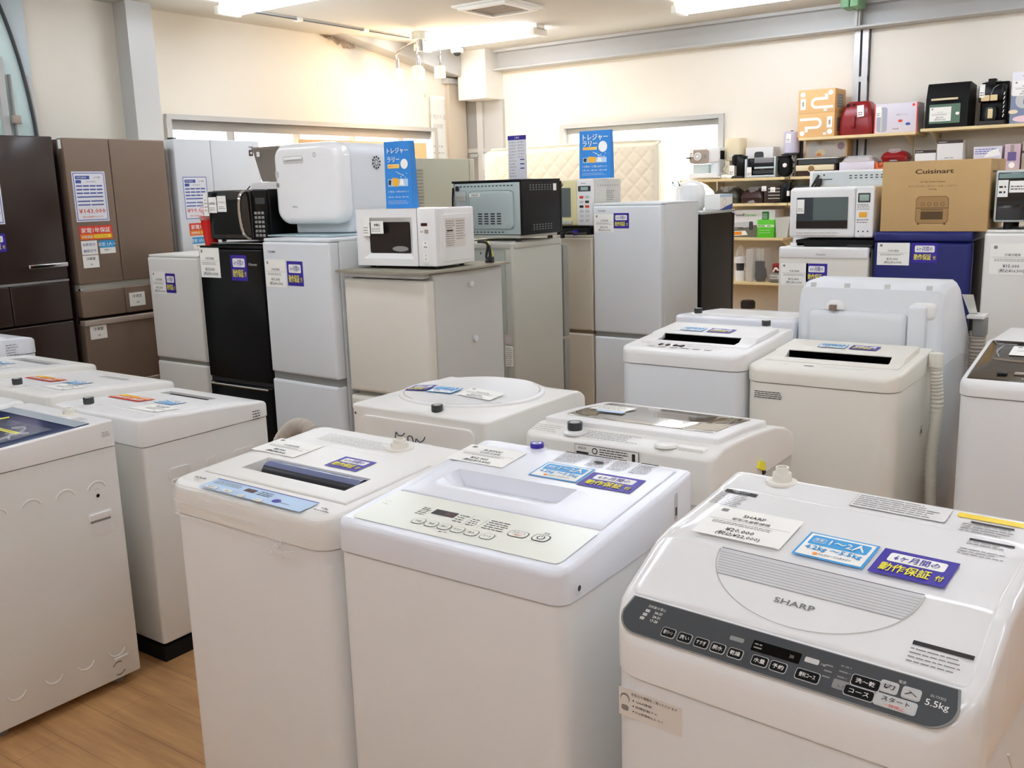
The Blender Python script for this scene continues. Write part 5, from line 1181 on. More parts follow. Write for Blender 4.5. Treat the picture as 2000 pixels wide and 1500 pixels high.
# rally sign boards
def rally(name_label, x, y, z, w, h, yaw, group=None):
    t = thing('sign_board', name_label, 'sign', x, y, z, w, .05, yaw)
    g = G(); vs = [(0, 0, 0), (w, 0, 0), (w, .006, h), (0, .006, h), (0, .05, 0), (w, .05, 0), (w, .036, h), (0, .036, h)]; g.add(vs, [(0, 1, 2, 3), (5, 4, 7, 6), (1, 5, 6, 2), (4, 0, 3, 7), (3, 2, 6, 7), (0, 4, 5, 1)], 'signblue'); g.build('board', t)
    g = G(); M_ = frame((0, -.0006, 0), (1, 0, 0), (0, .006, h)); s = w
    g.text(M_, w * .52, h * .86, 'トレジャー', w * .19, 'paper', .001, bold=.035, width=w * .8); g.text(M_, w * .35, h * .73, 'ラリー', w * .19, 'paper', .001, bold=.035, width=w * .46)
    g.rect(M_, w * .12, h * .60, w * .57, h * .66, 'orangey', .001); g.text(M_, w * .34, h * .63, '期間限定イベント', w * .06, 'orange', .0015, width=w * .38)
    g.disc(M_, w * .76, h * .66, w * .14, 'paper', .001, ry=w * .15)
    g.rect(M_, w * .12, h * .33, w * .88, h * .44, 'skyblue', .001); g.poly([(w * .3, h * .35), (w * .48, h * .32), (w * .55, h * .40), (w * .5, h * .45), (w * .3, h * .46)], .0015, .002, 'yelloworange', M_)
    g.add([(w * .14, h * .36, .0022), (w * .22, h * .34, .0022), (w * .25, h * .42, .0022), (w * .15, h * .43, .0022)], [(0, 1, 2, 3)], 'ink', M_); g.poly([(w * .56, h * .35), (w * .74, h * .34), (w * .7, h * .43), (w * .62, h * .45)], .0015, .002, 'paper', M_)
    for a, b in ((.55, .52), (.7, .5), (.62, .47), (.8, .46), (.84, .52)): g.disc(M_, w * a, h * b, w * .015, 'paper', .0012)
    g.rect(frame((w * .45, -.0, h * .55), (.9, 0, -.42), (.42, 0, .9)), 0, 0, w * .34, w * .012, 'paper', .003)
    g.text(M_, w * .5, h * .25, 'うま得あって1等1,000ポイント', w * .065, 'paper', .001, width=w * .8, bold=.01); g.text(M_, w * .5, h * .17, '1等10本  2等30本  3等100本', w * .05, 'paper', .001, width=w * .78, bold=.01)
    g.lines(M_, w * .1, h * .06, w * .9, h * .12, 3, 'skyblue', .001, seg=.01, fill=.3)
    g.build('printed_face', t); return t
rally('blue treasure rally sign standing on the white microwave', -2.985, 3.24, 1.5395, .145, .29, 4)
rally('blue treasure rally sign standing on the pale yellow microwave before the mattress', -3.395, 5.58, 1.662, .235, .305, 0)
# big black oven from behind
OV = thing('oven', 'large black oven seen from behind with bare metal back plate', 'oven', **rev(-3.125, 4.50, .49, .44), z=1.3145)
g = G(); g.rbox(0, .49, .03, .43, .035, .345, 'black', .006, .004); g.rbox(-.002, .492, .025, .445, .335, .348, 'black', .006, .003); g.build('case', OV)
g = G(); g.rbox(.012, .478, .428, .436, .04, .332, 'galv', .004, .001); g.rbox(.05, .37, .434, .446, .07, .29, 'galv', .03, .01, axis='y') 
g.build('back_plate', OV)
g = G(); M_ = BK(0, 0, .447)
for r_ in range(5):
    for c_ in range(4): g.rrect(M_, -(.30 - c_ * .045) , .098 + r_ * .014, -(.27 - c_ * .045), .105 + r_ * .014, .002, 'ink', .0006)
g.rect(M_, -.36, .255, -.28, .275, 'paper', .0006); g.text(M_, -.32, .265, '高温注意', .012, 'ink', .001)
M_ = BK(0, 0, .437)
for c_ in range(16): g.rect(M_, -(.46 - c_ * .026), .312, -(.445 - c_ * .026), .318, 'darkgrey', .0006)
for c_ in range(11): g.rect(M_, -(.40 - c_ * .026), .05, -(.385 - c_ * .026), .056, 'darkgrey', .0006)
for x in (.34, .10): g.cyl((x, .446, .10), (x, .452, .10), .008, .006, 'steel')
g.build('back_vent', OV)
g = G(); g.rbox(.39, .47, .436, .442, .10, .29, 'steel', .01, .002, axis='y'); g.rbox(.39, .455, .44, .448, .235, .265, 'silver', .004, .002, axis='y'); g.tube([(.475, .45, .31), (.48, .452, .2), (.46, .45, .12), (.48, .45, .06)], .006, 'black', 8); g.rbox(.44, .46, .44, .45, .29, .32, 'ink', .004); g.build('cord_bracket', OV)
g = G(); M_ = frame((-.0005, 0, 0), (0, -1, 0), (0, 0, 1))
for r_ in range(3):
    for c_ in range(8): g.rrect(M_, -(.35 - c_ * .030), .285 + r_ * .013, -(.335 - c_ * .030), .290 + r_ * .013, .002, 'grey', .0006)
for r_ in range(3):
    for c_ in range(7): g.rrect(M_, -(.32 - c_ * .030), .06 + r_ * .013, -(.305 - c_ * .030), .065 + r_ * .013, .002, 'grey', .0006)
g.rect(M_, -.105, .28, -.07, .32, 'paper', .0006); g.build('side_vent', OV)
g = G(); g.rbox(0.005, .485, -.0, .025, .04, .335, 'blacksatin', .006, .004, axis='y'); g.cyl((.02, -.0, .31), (.02, -.02, .31), .014, .012, 'brown'); g.build('door', OV)
for x in (.05, .44):
    for y in (.07, .40): g = G(); g.cyl((x, y, 0), (x, y, .038), .016, .016, 'ink', 12); g.build('foot', OV)
g = G(); g.rbox(.02, .47, .03, .43, .018, .036, 'silver', .01, .003); g.build('base_plate', OV)
# white notice with blue header
t = thing('notice_board', 'narrow white notice with a blue header standing on the black oven', 'sign', -3.36, 4.72, 1.6635, .13, .05)
g = G(); g.box(0, .13, .0, .003, 0, .25, 'sheetin'); g.box(0, .13, .0, .05, 0, .003, 'plastic_clear'); M_ = FR(0, 0, 0); g.rect(M_, 0, .225, .13, .25, 'purple'); g.text(M_, .065, .2375, 'ご案内', .012, 'paper', .0008)
g.lines(M_, .01, .01, .06, .22, 12, 'inklight', .0006, seg=.02, fill=.25); g.lines(M_, .07, .12, .12, .22, 6, 'inklight', .0006, seg=.02, fill=.25)
for z_ in (.06, .085, .11): g.rect(M_, .085, z_, .115, z_ + .006, 'purple')
g.build('board', t)
# pale yellow microwave
YM = thing('microwave_oven', 'pale yellow microwave with small screen behind the black oven', 'microwave', -3.70, 5.45, 1.345, .48, .38)
micro(YM, .48, .38, .312, 'sheetgrey', 'paleyellow', .36)
g = G(); g.rrect(FR(0, 0, -.001), .03, .07, .315, .26, .006, 'panewindow', .001); g.build('window', YM)
g = G(); g.rbox(.362, .48, .0, .024, .016, .309, 'white', .006, .004, axis='y'); M_ = FR(.362, 0, 0); g.rrect(M_, .01, .235, .105, .27, .003, 'darkgrey', .0012); g.rect(M_, .03, .242, .085, .263, 'lcd', .0018); g.text(M_, .05, .287, 'National', .010, 'ink', .0012, bold=.02)
for r_ in range(6):
    for c_ in range(2): g.rrect(M_, .02 + c_ * .042, .04 + r_ * .030, .05 + c_ * .042, .056 + r_ * .030, .004, ('ink', 'red', 'lightgrey')[(r_ * 2 + c_) % 3] if r_ > 2 else 'lightgrey', .0012)
g.build('control_panel', YM)
g = G(); g.rbox(.06, .33, -.02, .0, .022, .05, 'silver', .006, .006); g.build('door_handle', YM)
g = G(); M_ = SD(.05, .27, .481)
for c_ in range(9): g.disc(M_, .02 + c_ * .032, 0, .005, 'grey', .0006)
g.lines(M_, .13, -.1, .24, -.03, 5, 'inkgrey', .0006, seg=.01); g.build('side_vent', YM)
g = G(); g.rbox(.02, .46, .02, .38, 0, .042, 'blackmatte', .01, .004); solo(g, 'appliance_riser', 'dark base plate under the pale yellow microwave', 'base', -3.70, 5.42, 1.302, .48, .38)
g = G(); g.tube([(0, .02, .01), (.05, -.02, .02), (.12, -.01, .01), (.16, .02, .015), (.10, .04, .01), (.04, .02, .02), (.09, -.02, .014), (.15, -.03, .01), (.17, .0, .008)], .005, 'ink', 8); g.rbox(-.02, .0, -.02, .01, -.02, .02, 'ink', .004); g.rbox(.07, .09, -.01, .03, .0, .03, 'purple', .004)
solo(g, 'power_cord', 'coiled black power cord with blue tie hanging at the beige refrigerator', 'cord', -3.40, 5.385, 1.302, .17, .04)
# white microwave on the ivory refrigerator at right
WM = thing('microwave_oven', 'white microwave with large dark window and small screen at the right', 'microwave', -1.835, 5.21, 1.292, .445, .40)
g = G(); g.rbox(0, .445, .03, .40, .01, .278, 'gloss', .012, .01); g.build('case', WM)
g = G(); g.rbox(0, .350, 0, .032, .012, .272, 'white', .012, .014, .001, axis='y'); g.build('door', WM)
g = G(); g.rrect(FR(0, 0, -.001), .04, .06, .315, .225, .004, 'panedark', .001); g.rect(FR(0, 0, -.001), .13, .105, .315, .225, 'panewindow', .0014); g.rect(FR(0, 0, -.001), .04, .06, .315, .10, 'window_dark', .0016); g.build('window', WM)
g = G(); g.rbox(.352, .445, 0, .032, .012, .278, 'gloss', .01, .008, .001, axis='y'); M_ = FR(.352, 0, 0); g.rrect(M_, .012, .195, .075, .243, .002, 'darkgrey', .0012); g.rect(M_, .02, .203, .068, .235, 'lcd', .0018); g.rrect(M_, .02, .118, .060, .145, .003, 'yelloworange', .0012)
g.lines(M_, .01, .085, .075, .112, 2, 'inkgrey', .0012, seg=.01); g.lines(M_, .01, .155, .075, .188, 3, 'inkgrey', .0012, seg=.01)
for c_ in range(3): g.disc(M_, .02 + c_ * .024, .045, .004, 'ink', .0012)
g.text(M_, .04, .022, 'MRO-JF6', .006, 'ink', .0012); g.build('control_panel', WM)
g = G(); g.rect(FR(.042, .14, -.002), 0, 0, .04, .075, 'paper', .001); g.lines(FR(.042, .14, -.002), .005, .01, .035, .03, 2, 'inkgrey', .0014, seg=.01); g.build('notice_card', WM)
g = G(); g.lines(FR(.04, .018, -.001), 0, 0, .28, .025, 2, 'inklight', .0006, seg=.03, fill=.3); g.build('door_print', WM)
g = G(); g.rbox(0, .42, 0, .38, 0, .036, 'blackmatte', .008, .004); g.rbox(.28, .41, -.01, .1, .0, .012, 'ink', .004); g.rbox(-.03, .05, .0, .1, .0, .02, 'white', .004); solo(g, 'base_tray', 'black base under the white microwave on the ivory refrigerator', 'base', -1.80, 5.22, 1.2555, .45, .38)
# silver backed microwave behind
SB = thing('microwave_oven', 'white microwave seen from behind with vents and a hanging black cord', 'microwave', **rev(-1.44, 5.90, .52, .38), z=1.376)
g = G(); g.rbox(0, .52, .0, .38, .01, .285, 'gloss', .008, .004); g.rbox(.02, .50, .376, .384, .02, .275, 'galvw', .006, .002, axis='y'); g.rbox(.02, .28, .382, .390, .02, .22, 'galvw', .03, .004, axis='y'); g.rbox(.32, .44, .382, .386, .05, .20, 'silver', .01, .002, axis='y'); g.build('case', SB)
g = G(); M_ = BK(0, 0, .385)
for r_ in range(2):
    for c_ in range(9): g.rect(M_, -(.28 - c_ * .03), .235 + r_ * .014, -(.265 - c_ * .03), .241 + r_ * .014, 'darkgrey', .0006)
M_ = BK(0, 0, .391)
for r_ in range(6):
    for c_ in range(4): g.rect(M_, -(.25 - c_ * .03), .07 + r_ * .022, -(.235 - c_ * .03), .078 + r_ * .022, 'darkgrey', .0006)
g.disc(BK(0, 0, .385), -.43, .26, .005, 'ink', .0006); g.rect(BK(0, 0, .385), -.46, .232, -.38, .236, 'ink', .0006); g.build('back_vent', SB)
g = G(); g.tube([(.46, .39, .26), (.475, .40, .23), (.50, .40, .18), (.485, .41, .13), (.455, .40, .16), (.46, .40, .22), (.485, .405, .16), (.47, .40, .12)], .007, 'ink', 8); g.rbox(.44, .475, .385, .41, .2, .24, 'ink', .005); g.build('power_cord', SB)
# carton
CB = thing('cardboard_box', 'large brown oven carton on the dark blue refrigerator', 'box', -1.352, 5.205, 1.337, .505, .42)
g = G(); g.rbox(0, .505, 0, .42, 0, .35, 'cardboard', .003, .003); g.build('carton', CB)
g = G(); M_ = FR(0, 0, 0); g.text(M_, .25, .297, 'Cuisinart', .031, 'printbrown', .0008, bold=.05, width=.178); g.text(M_, .245, .245, 'Air Fry Oven Toaster', .011, 'printbrown', .0008, width=.12); g.text(M_, .245, .225, 'エアフライオーブントースター シルバー', .011, 'printbrown', .0008, width=.23); g.text(M_, .245, .208, 'TOA-38SJ', .009, 'printbrown', .0008)
g.rrect(M_, .170, .04, .325, .175, .02, 'printbrown', .0008); g.rrect(M_, .172, .042, .323, .173, .019, 'printlight', .0012); g.rect(M_, .172, .115, .323, .118, 'printbrown', .0016); g.rrect(M_, .195, .06, .30, .10, .003, 'printbrown', .0016)
for c_ in range(4): g.ring(M_, .203 + c_ * .031, .135, .007, .009, 'printbrown', .0016)
g.rect(M_, .195, .106, .30, .110, 'printbrown', .0016); g.rect(M_, .18, .034, .19, .041, 'printbrown', .0008); g.rect(M_, .305, .034, .315, .041, 'printbrown', .0008)
M_ = SD(0, 0, .505); g.text(M_, .10, .29, 'Cuisinart', .02, 'printbrown', .0008, bold=.03, width=.12); g.rect(M_, .06, .06, .12, .1, 'printbrown', .0008); g.build('printed_face', CB)
# black microwave at the right edge
t = thing('microwave_oven', 'black microwave with silver frame at the right edge beside the carton', 'microwave', -.82, 5.215, 1.372, .48, .36)
g = G(); g.rbox(0, .48, .03, .36, .012, .25, 'black', .008, .005); g.build('case', t); g = G(); g.rbox(-.004, .484, .0, .03, .010, .256, 'steel', .01, .004, axis='y'); g.rbox(.006, .474, -.004, .004, .02, .246, 'blackglass', .006, .002, axis='y'); g.build('door', t)
for x, w_, h_, zz in ((.008, .045, .08, .13), (.058, .075, .055, .15)): g = G(); M_ = FR(x, zz, -.0055); g.rect(M_, 0, 0, w_, h_, 'paper'); g.lines(M_, .006, .01, w_ - .006, h_ - .02, 2, 'ink', .0008, seg=.012); g.build('notice_card', t)
g = G(); g.rect(FR(0, 0, -.0045), .01, .218, .2, .24, 'printwin', .0006); g.build('door_print', t)
for x in (.05, .43): g = G(); g.cyl((x, .08, -.025), (x, .08, .014), .02, .02, 'ink', 12); g.cyl((x, .3, -.025), (x, .3, .014), .02, .02, 'ink', 12); g.build('foot', t)


# ================================================================ SHELVES ON THE FAR WALL
def shelf(label, x0, x1, ztop, brk, yf=7.65, th=.022):
    t = thing('wall_shelf', label, 'shelf', x0, yf, ztop - th, x1 - x0, .35)
    w = x1 - x0; g = G(); g.rbox(0, w, 0, .33, 0, th, 'wood', .004, .002); g.build('shelf_board', t)
    for b in brk:
        x = b - x0; g = G(); g.poly([(.0, 0), (.33, 0), (.33, -.16), (.30, -.16), (.26, -.08), (.12, -.025)], -.002, .002, 'beige', Matrix(((0, 0, 1, x), (1, 0, 0, 0), (0, 1, 0, 0), (0, 0, 0, 1)))); g.build('bracket', t)
shelf('upper left wall shelf holding the orange cartons and red fryer', -2.640, -1.765, 1.937, (-2.52, -1.85))
shelf('upper right wall shelf holding the black oven and the coffee maker', -1.735, -.60, 1.953, (-1.67, -.9))
shelf('pale wood shelf under the sewing machine and coffee machines', -3.66, -2.742, 1.640, (-3.46, -2.80))
shelf('short shelf piece carrying the cream electric griddle', -2.71, -1.80, 1.640, (-2.20, -1.85))
shelf('shelf carrying wrapped black cookers below the sewing machine', -3.46, -2.715, 1.436, (-3.445, -2.735))
shelf('shelf board continuing to the right behind the white microwave', -2.71, -1.80, 1.436, (-2.6, -1.85))
shelf('shelf carrying the food sealer box and green box', -3.46, -2.74, 1.157, (-3.40, -2.78))
shelf('lowest visible shelf with blenders and grey jars', -3.46, -2.74, .79, (-3.40, -2.78))
g = G()
for x in (-3.44, -2.80):
    g.box(x - .012, x + .012, 7.985, 8.0, .1, 1.9, 'lightgrey')
g2 = G()
def rail(x, label):
    g = G(); g.box(0, .024, 0, .014, 0, 1.9, 'lightgrey')
    for k in range(38): g.rect(FR(0, 0, -.0006), .008, .03 + k * .049, .016, .05 + k * .049, 'ink')
    solo(g, 'shelf_rail', label, 'shelf rail', x, 7.984, .1, .024, .014)
rail(-3.45, 'slotted shelf rail on the wall at the left shelf end'); rail(-2.80, 'slotted shelf rail on the wall right of the wrapped cookers')
rail(-1.68, 'slotted shelf rail on the wall under the upper right shelf'); 
Z1, Z2, Z3, Z4, Z5 = 1.938, 1.641, 1.437, 1.158, .791
def tagcard(t, M_, w=.05, h=.08, rows=3):
    g = G(); g.rect(M_, 0, 0, w, h, 'paper', .0008); g.lines(M_, w * .15, h * .1, w * .85, h * .45, 2, 'ink', .0012, seg=w * .3); return g.build('price_tag', t)
# two orange cartons stacked
def art_box(label, z, flip, w=.285, d=.26, h=.178):
    t = thing('cardboard_box', label, 'box', -2.650, 7.66, z, w, d); g = G(); g.rbox(0, w, 0, d, 0, h, 'cardlight', .003, .002); g.build('carton', t)
    g = G(); M_ = FR(0, 0, 0)
    fx = (lambda x: w - x) if flip else (lambda x: x); fy = (lambda y: h - y) if flip else (lambda y: y)
    def R_(a, b, c, d_, m, z=.0006): g.rect(M_, min(fx(a), fx(c)), min(fy(b), fy(d_)), max(fx(a), fx(c)), max(fy(b), fy(d_)), m, z)
    g.disc(M_, fx(.035), fy(h - .035), .02, 'paper'); R_(.018, .03, .058, h - .065, 'paper'); R_(.03, .055, .045, .09, 'taupe', .001)
    vs = []                                              # white tube-shaped drawing
    for j in range(13):
        a = math.radians(90 + 180 * j / 12)
        for r_ in (.022, .042): vs.append((fx(.14 + r_ * math.cos(a)), fy(.075 + r_ * math.sin(a)), .0006))
    g.add(vs, [(2 * j, 2 * j + 1, 2 * j + 3, 2 * j + 2) if flip else (2 * j, 2 * j + 2, 2 * j + 3, 2 * j + 1) for j in range(12)], 'paper', M_)
    R_(.14, .097, .23, .117, 'paper'); R_(.14, .033, .27, .053, 'paper'); R_(.205, .117, .23, .14, 'paper'); g.disc(M_, fx(.25), fy(h - .03), .019, 'paper')
    g.rrect(M_, .20, .012, .225, .03, .002, 'paper', .001); g.text(M_, .2125, .021, '→', .012, 'ink', .0014)
    g.build('printed_face', t); g = G(); M_ = SD(0, 0, w); g.rect(M_, .06, .04, .2, .14, 'grey', .0006); g.lines(M_, .07, .05, .19, .13, 4, 'lightgrey', .001); g.build('side_print', t)
art_box('lower of the two stacked orange cartons with white drawings', Z1, True); art_box('upper of the two stacked orange cartons with white drawings', Z1 + .1785, False)
# red air fryer
t = thing('air_fryer', 'glossy dark red air fryer on the upper shelf', 'air fryer', -2.345, 7.70, Z1, .25, .25); g = G()
def taper(g, w, d, secs, m, M=None):
    vs = []
    for z_, ex, ey in secs:
        r_ = .03
        for (cx, cy, sx, sy, a0) in ((w - ex, ey, 1, -1, -90), (w - ex, d - ey, 1, 1, 0), (ex, d - ey, -1, 1, 90), (ex, ey, -1, -1, 180)):
            for j in range(5): a = math.radians(a0 + 90 * j / 4); vs.append((cx - sx * r_ + r_ * math.cos(a), cy - sy * r_ + r_ * math.sin(a), z_))
    n = 20; g.add(vs, [(k * n + j, k * n + (j + 1) % n, (k + 1) * n + (j + 1) % n, (k + 1) * n + j) for k in range(len(secs) - 1) for j in range(n)] + [tuple(range(n - 1, -1, -1)), tuple((len(secs) - 1) * n + j for j in range(n))], m, M)
taper(g, .25, .25, [(0, .008, .008), (.03, 0, 0), (.12, .004, .004), (.19, .018, .02), (.235, .035, .045), (.25, .05, .06)], 'deepred'); g.build('case', t)
g = G(); g.rbox(.10, .128, -.03, .01, .05, .14, 'deepred', .01, .008); g.build('handle', t); g = G(); g.rect(FR(0, 0, .003), .04, .02, .21, .024, 'ink', 0.001); g.cyl((.06, .045, .225), (.06, .028, .222), .014, .012, 'browndark'); g.cyl((.10, .04, .228), (.10, .024, .226), .011, .010, 'browndark'); g.build('knob', t)
tagcard(t, frame((.14, -.003, .13), (1, 0, .08), (-.08, .1, 1)), .05, .085)
# kettle box
t = thing('cardboard_box', 'pink and white kettle carton wrapped in clear film', 'box', -2.085, 7.72, Z1, .31, .2); g = G(); g.rbox(0, .31, 0, .2, 0, .215, 'kettlebox', .003, .002); g.build('carton', t)
g = G(); M_ = FR(0, 0, 0); g.rect(M_, 0, 0, .008, .215, 'red'); g.rect(M_, .302, 0, .31, .215, 'red'); g.rrect(M_, .02, .01, .095, .19, .02, 'steelpic', .0008); g.rect(M_, .045, .015, .06, .17, 'lightgrey', .0012); g.text(M_, .2, .13, '電気ケトル', .016, 'inkgrey', .0008); g.disc(M_, .19, .085, .016, 'red', .0008, ry=.01); g.disc(M_, .245, .06, .018, 'purplish', .0008, ry=.01); g.text(M_, .16, .03, 'Kettle', .018, 'browndark', .0008); g.disc(M_, .28, .195, .010, 'red', .0008); g.build('printed_face', t)
tagcard(t, FR(.012, .12, -.001), .04, .075)
g = G(); g.rbox(-.15, .20, 0, .16, .0, .012, 'paper', .04, .004, axis='z', M=frame((0, 0, 0), (1, 0, 0), (0, .12, 1)) ); solo(g, 'tray', 'white rounded tray leaning on the wall behind the kettle carton', 'tray', -1.95, 7.93, Z1, .1, .05)
# black oven on upper right shelf
ZB_ = 1.954
t = thing('oven', 'black air fryer oven with green glass door and price card on the upper shelf', 'oven', -1.712, 7.68, ZB_, .295, .28); g = G()
prof = [(0, 0), (.28, 0), (.28, .3), (.06, .315), (.045, .30), (.004, .2), (0, .03)]
g.poly([(y, z_) for y, z_ in prof], 0, .285, 'blackmatte', Matrix(((0, 0, 1, 0), (1, 0, 0, 0), (0, 1, 0, 0), (0, 0, 0, 1)))); g.build('case', t)
g = G(); g.rrect(FR(0, 0, 0), .025, .03, .235, .165, .006, 'greenglass', .002); g.build('door', t); g = G(); g.rbox(.04, .22, -.03, -.01, .19, .205, 'beige', .005, .004); g.cyl((.05, -.02, .197), (.05, 0.003, .197), .004, .004, 'ink'); g.cyl((.21, -.02, .197), (.21, .003, .197), .004, .004, 'ink'); g.build('door_handle', t)
price_card(t, FR(.03, .045, -.003), .145, .10, '', 'オーブン', '¥12,000', '(税込¥13,200)')
g = G(); g.rrect(FR(0, 0, 0), .205, .085, .23, .105, .008, 'paper', .003); g.build('sticker', t)
# coffee maker black with wood blocks
t = thing('coffee_maker', 'tall black coffee maker with light wood trim wrapped in film', 'coffee maker', -1.365, 7.68, ZB_, .19, .22); g = G()
g.rbox(0, .18, 0, .2, 0, .03, 'ink', .01, .004); g.rbox(0, .18, .10, .2, .03, .3, 'blacksatin', .015, .006); g.rbox(.0, .17, 0, .2, .16, .275, 'blacksatin', .02, .008); g.rbox(.05, .10, .05, .12, .275, .32, 'black', .006); g.rbox(.03, .13, .06, .14, .295, .303, 'grey', .004); g.build('case', t)
g = G(); g.rbox(.02, .075, -.006, .006, .165, .205, 'wood', .004, .002, axis='y'); g.rbox(.079, .125, -.006, .006, .165, .205, 'wood', .004, .002, axis='y'); g.build('wood_trim', t)
g = G(); g.lathe([(0, 0), (.035, 0), (.045, .04), (.04, .09), (.03, .10), (0, .1)], (.075, .055, .031), 'smoke', 18); g.rbox(.07, .10, -.012, .01, .045, .11, 'wood', .005, .004); g.build('jug', t)
tagcard(t, FR(.008, .19, -.007), .035, .09)
g = G()
for k in range(6): g.tube([(.165, -.003, .05 + k * .03), (.172, -.006, .07 + k * .03)], .003, 'paper', 6)
g.tube([(.08, -.002, .20), (.10, -.006, .25), (.13, -.003, .27)], .002, 'plastic_clear', 6); g.build('plastic_wrap', t)
# big box at right edge
t = thing('cardboard_box', 'white and blue multicooker carton with red lettering at the top right corner', 'box', -1.155, 7.68, ZB_, .40, .28); g = G(); g.rbox(0, .40, 0, .28, 0, .345, 'sheetin', .003, .002); g.build('carton', t)
g = G(); M_ = FR(0, 0, 0); g.text(M_, .10, .305, 'T-fal', .04, 'red', .0008, bold=.03); g.rect(M_, 0, 0, .40, .19, 'picblue', .0006); g.rrect(M_, .03, .10, .28, .21, .05, 'lightgrey', .001); g.rrect(M_, .08, .12, .13, .17, .015, 'picdark', .0014); g.disc(M_, .02, .08, .03, 'beige', .001, ry=.014); g.disc(M_, .12, .085, .03, 'beige', .001, ry=.014); g.disc(M_, .09, .03, .07, 'pink', .001, ry=.022); g.build('printed_face', t)
price_card(t, FR(.01, .185, -.001), .16, .10, '', '電気圧力鍋', '¥9,800', '(税込¥10,780)')
# second level
t = thing('sewing_machine', 'grey and white sewing machine at the left end of the shelf', 'sewing machine', -3.60, 7.69, Z2, .28, .22); g = G()
g.rbox(0, .275, 0, .2, 0, .05, 'white', .02, .008); g.rbox(.19, .27, .03, .17, .04, .26, 'fridge', .02, .01); g.rbox(.01, .27, .02, .16, .13, .262, 'white', .03, .02, axis='y'); g.build('body', t)
g = G(); g.rrect(FR(0, 0, .018), .005, .135, .185, .245, .025, 'taupe', .003); g.build('front_plate', t); g = G(); g.cyl((.085, .018, .19), (.085, 0, .19), .034, .032, 'paper', 26); g.ring(FR(.085, .19, -.001), 0, 0, .012, .026, 'lightgrey', .001); g.build('stitch_dial', t); g = G(); g.rrect(FR(0, 0, .015), .14, .175, .16, .205, .006, 'grey', .002); g.rbox(-.02, .02, .0, .02, .175, .187, 'browndark', .005); g.build('lever', t)
g = G(); g.rbox(.03, .17, .03, .12, .048, .125, 'greygreen', .01, .004); g.build('needle_bed', t); tagcard(t, FR(.015, .19, -.001), .035, .07)
g = G(); random.seed(5)
for k in range(5): g.tube([(.02 + .05 * k + .03 * math.sin(k), .01, .008), (.08 + .04 * k, .0, .016), (.14 + .03 * k, .015, .010), (.05 + .03 * k, .03, .012), (.20 - .02 * k, .01, .008)], .0045, 'ivory', 7)
solo(g, 'loose_cable', 'tangled pale cable lying at the foot of the sewing machine', 'cable', -3.56, 7.66, Z2, .25, .03)
g = G(); g.tube([(0, 0, .012), (.03, .01, .02), (.06, 0, .012), (.09, .01, .018)], .016, 'paper', 8); solo(g, 'crumpled_paper', 'small crumpled white paper between sewing machine and black coffee machine', 'paper', -3.285, 7.67, Z2, .09, .02)
t = thing('coffee_maker', 'tall beige coffee maker behind the black capsule machine', 'coffee maker', -3.32, 7.79, Z2, .155, .16); g = G(); g.rbox(0, .155, 0, .15, .145, .33, 'beige', .04, .006); g.rbox(0, .155, 0, .15, 0, .02, 'beige', .03, .004); g.rbox(.0, .155, .10, .15, .0, .2, 'taupe', .02, .004); g.build('body', t)
g = G(); g.lathe([(0, 0), (.042, 0), (.05, .04), (.045, .085), (.03, .10), (0, .1)], (.08, .05, .021), 'plastic_clear', 18); g.tube([(.03, .02, .11), (.005, .0, .08), (.01, .0, .03)], .006, 'beige', 7); g.build('jug', t); g = G(); g.rrect(FR(0, 0, 0), .05, .18, .10, .20, .002, 'ivory', .001); g.build('badge', t)
t = thing('coffee_machine', 'small black capsule coffee machine with price tag', 'coffee machine', -3.225, 7.665, Z2, .14, .1); g = G(); g.rbox(0, .13, 0, .11, 0, .02, 'ink', .02, .004); g.rbox(.055, .13, .02, .11, .02, .18, 'blacksatin', .02, .006); g.lathe([(0, .1), (.028, .1), (.033, .12), (.033, .175), (.02, .187), (0, .19)], (.045, .05, 0), 'black', 18); g.rbox(.02, .10, .03, .11, .165, .192, 'black', .02, .01); g.build('body', t); tagcard(t, FR(.008, .02, -.002), .045, .085)
t = thing('cardboard_box', 'white toaster carton with a dark picture behind the espresso machine', 'box', -3.135, 7.81, Z2, .235, .16); g = G(); g.rbox(0, .235, 0, .16, 0, .245, 'paperbox', .003, .002); g.build('carton', t); g = G(); M_ = FR(0, 0, 0); g.rrect(M_, .075, .10, .155, .21, .02, 'darkgrey', .0006); g.build('printed_face', t)
t = thing('espresso_machine', 'black espresso machine with silver side frames on the shelf', 'espresso machine', -3.09, 7.66, Z2, .36, .14); g = G(); g.rbox(.02, .26, .02, .13, .0, .155, 'blacksatin', .015, .008); g.rbox(.27, .37, .03, .13, 0, .165, 'blackmatte', .05, .02, axis='y'); g.rbox(.26, .36, .03, .12, .15, .165, 'blacksatin', .01); g.build('body', t)
g = G(); g.rbox(.01, .028, -.005, .13, 0, .15, 'steel', .004, .003); g.rbox(.255, .27, -.005, .13, 0, .165, 'steel', .004, .003); g.rbox(.02, .26, -.006, .0, .0, .02, 'steel', .003); g.build('side_frame', t)
g = G(); g.rbox(.09, .25, -.005, .03, .115, .16, 'plastic_clear', .01); g.rbox(.09, .25, -.005, .02, .07, .085, 'galv', .006); g.rect(FR(0, 0, .018), .07, .03, .25, .06, 'darkgrey', .001); g.text(FR(0, 0, .018), .15, .065, 'DeLonghi', .008, 'lightgrey', .002); g.build('front_part', t); tagcard(t, FR(.03, .01, -.007), .04, .075)
g = G(); g.lathe([(0, 0), (.018, 0), (.016, .012), (0, .013)], (0, 0, 0), 'paper', 16, M=frame((.335, .028, .09), (1, 0, 0), (0, 0, 1))); g.build('knob', t)
